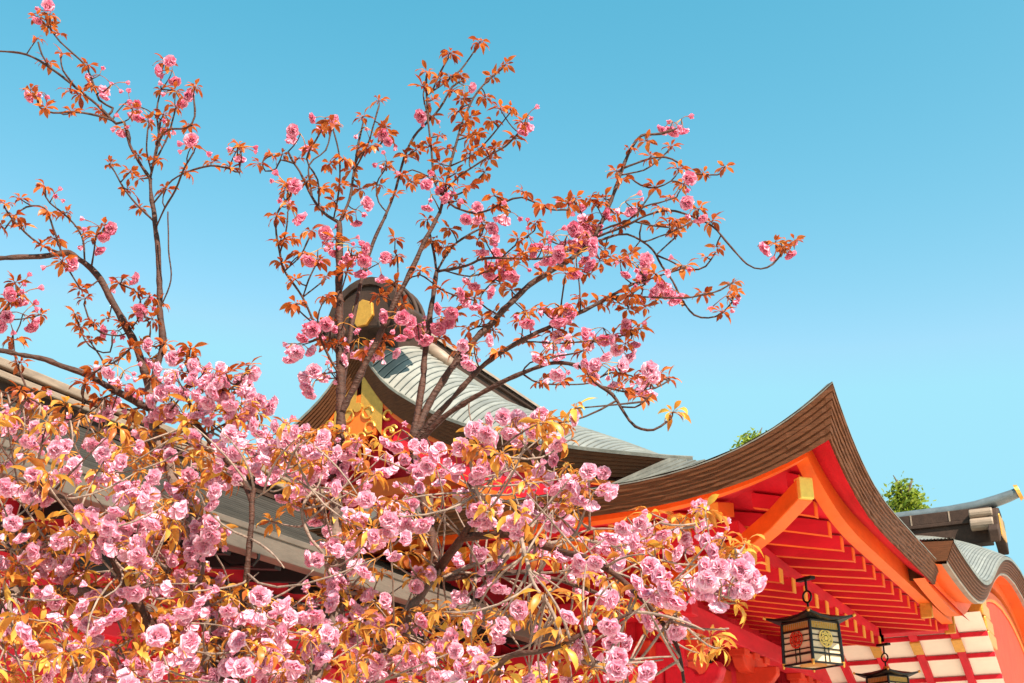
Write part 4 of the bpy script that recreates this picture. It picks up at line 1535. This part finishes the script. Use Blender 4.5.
MESHES = {}
for kinds, nm, mats in ((('B', 'Y'), 'blossom_cluster', PM), (('L', 'T'), 'leaf_spray', LM)):
    sub = [t for t in inst if t[0][0] in kinds]
    sub.sort(key=lambda t: -t[2])
    for key, m, ar in sub[:100]:
        if key not in MESHES:
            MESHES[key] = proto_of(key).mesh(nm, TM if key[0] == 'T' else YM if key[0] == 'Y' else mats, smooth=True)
        o = bpy.data.objects.new(nm, MESHES[key])
        COL.objects.link(o)
        o.parent = tree
        o.matrix_world = m
    rest = sub[100:]
    VV, FF, MI = [], [], []
    off = 0
    for key, m, ar in rest:
        p = proto_of(key)
        A = np.array([tuple(v) for v in p.v])
        mm = np.array(m)
        VV.append(A @ mm[:3, :3].T + mm[:3, 3])
        FF += [tuple(i + off for i in f) for f in p.f]
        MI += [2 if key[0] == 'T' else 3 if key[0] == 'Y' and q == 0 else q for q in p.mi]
        off += len(A)
    me = bpy.data.meshes.new(nm + 's')
    me.from_pydata(np.concatenate(VV).tolist(), [], FF)
    for m in mats + [M['leaf_shaded'], M['petal_young']]: me.materials.append(m)
    me.polygons.foreach_set('use_smooth', [True] * len(FF))
    me.polygons.foreach_set('material_index', MI)
    me.update()
    o = bpy.data.objects.new(nm + 's', me)
    COL.objects.link(o)
    o.parent = tree
    o['kind'] = 'stuff'
    print(nm, len(sub), len(FF))


# ------------------------------------------------------------------ trees beyond the hall
def far_tree(label, px, py, d, rx, rz_, seed):
    rg = random.Random(seed)
    topc = at(px, py, d)
    t = thing('green_tree', label, 'tree', (topc.x, topc.y, 0), 'green trees beyond the hall roofs')
    tm = MB()
    tm.tube([Vector((topc.x, topc.y, -.1)), Vector((topc.x + .2, topc.y, topc.z * .4)), Vector((topc.x - .1, topc.y, topc.z * .75)), Vector((topc.x, topc.y, topc.z + rz_ * .6))], [.28, .22, .13, .04], 10)
    for k in range(9):
        z = topc.z - rz_ + rg.uniform(0, 1.7) * rz_
        a = rg.uniform(0, 6.28)
        e = Vector((topc.x + math.cos(a) * rx * .8, topc.y + math.sin(a) * rx * .8, z + .5))
        tm.tube([Vector((topc.x, topc.y, z - .3)), (Vector((topc.x, topc.y, z)) + e) / 2, e], [.05, .035, .012], 5)
    tm.build('trunk', M['barkt'], t, smooth=True)
    cm = MB()
    clumps = []
    for k in range(60):
        a = rg.uniform(0, 6.28); u = rg.uniform(-1, 1); q = rg.uniform(.55, 1.0)
        s = math.sqrt(1 - u * u)
        clumps.append((Vector((topc.x + rx * q * s * math.cos(a), topc.y + rx * q * s * math.sin(a), topc.z + rz_ * q * u)), rg.uniform(.16, .38)))
    for k in range(70):
        dz = rg.uniform(.9, 5.0); rr_ = rx + .42 * dz
        a = rg.uniform(0, 6.28); q = math.sqrt(rg.uniform(.15, 1))
        clumps.append((Vector((topc.x + rr_ * q * math.cos(a), topc.y + rr_ * q * math.sin(a), topc.z - rz_ - dz + .5)), rg.uniform(.35, .6)))
    for c, r_ in clumps:
        for k in range(34 if r_ < .4 else 80):
            v = Vector((rg.gauss(0, 1), rg.gauss(0, 1), rg.gauss(0, .7))) * r_ * .6
            p = c + v
            nrm = Vector((rg.gauss(0, 1), rg.gauss(0, 1), rg.gauss(.6, 1))).normalized()
            s1 = nrm.orthogonal().normalized(); s2 = nrm.cross(s1)
            L_ = rg.uniform(.05, .09)
            cm.add([p - s1 * L_, p + s2 * L_ * .55, p + s1 * L_, p - s2 * L_ * .55], [(0, 1, 2, 3)])
    cm.build('crown', M['green'], t)
    return t


far_tree('green leafy tree top showing above the right eave beside the porch ridge', 906, 508, 34, .40, .70, 5)
far_tree('light green tree top just peeping over the long left eave', 755, 450, 36, .34, .4, 9)
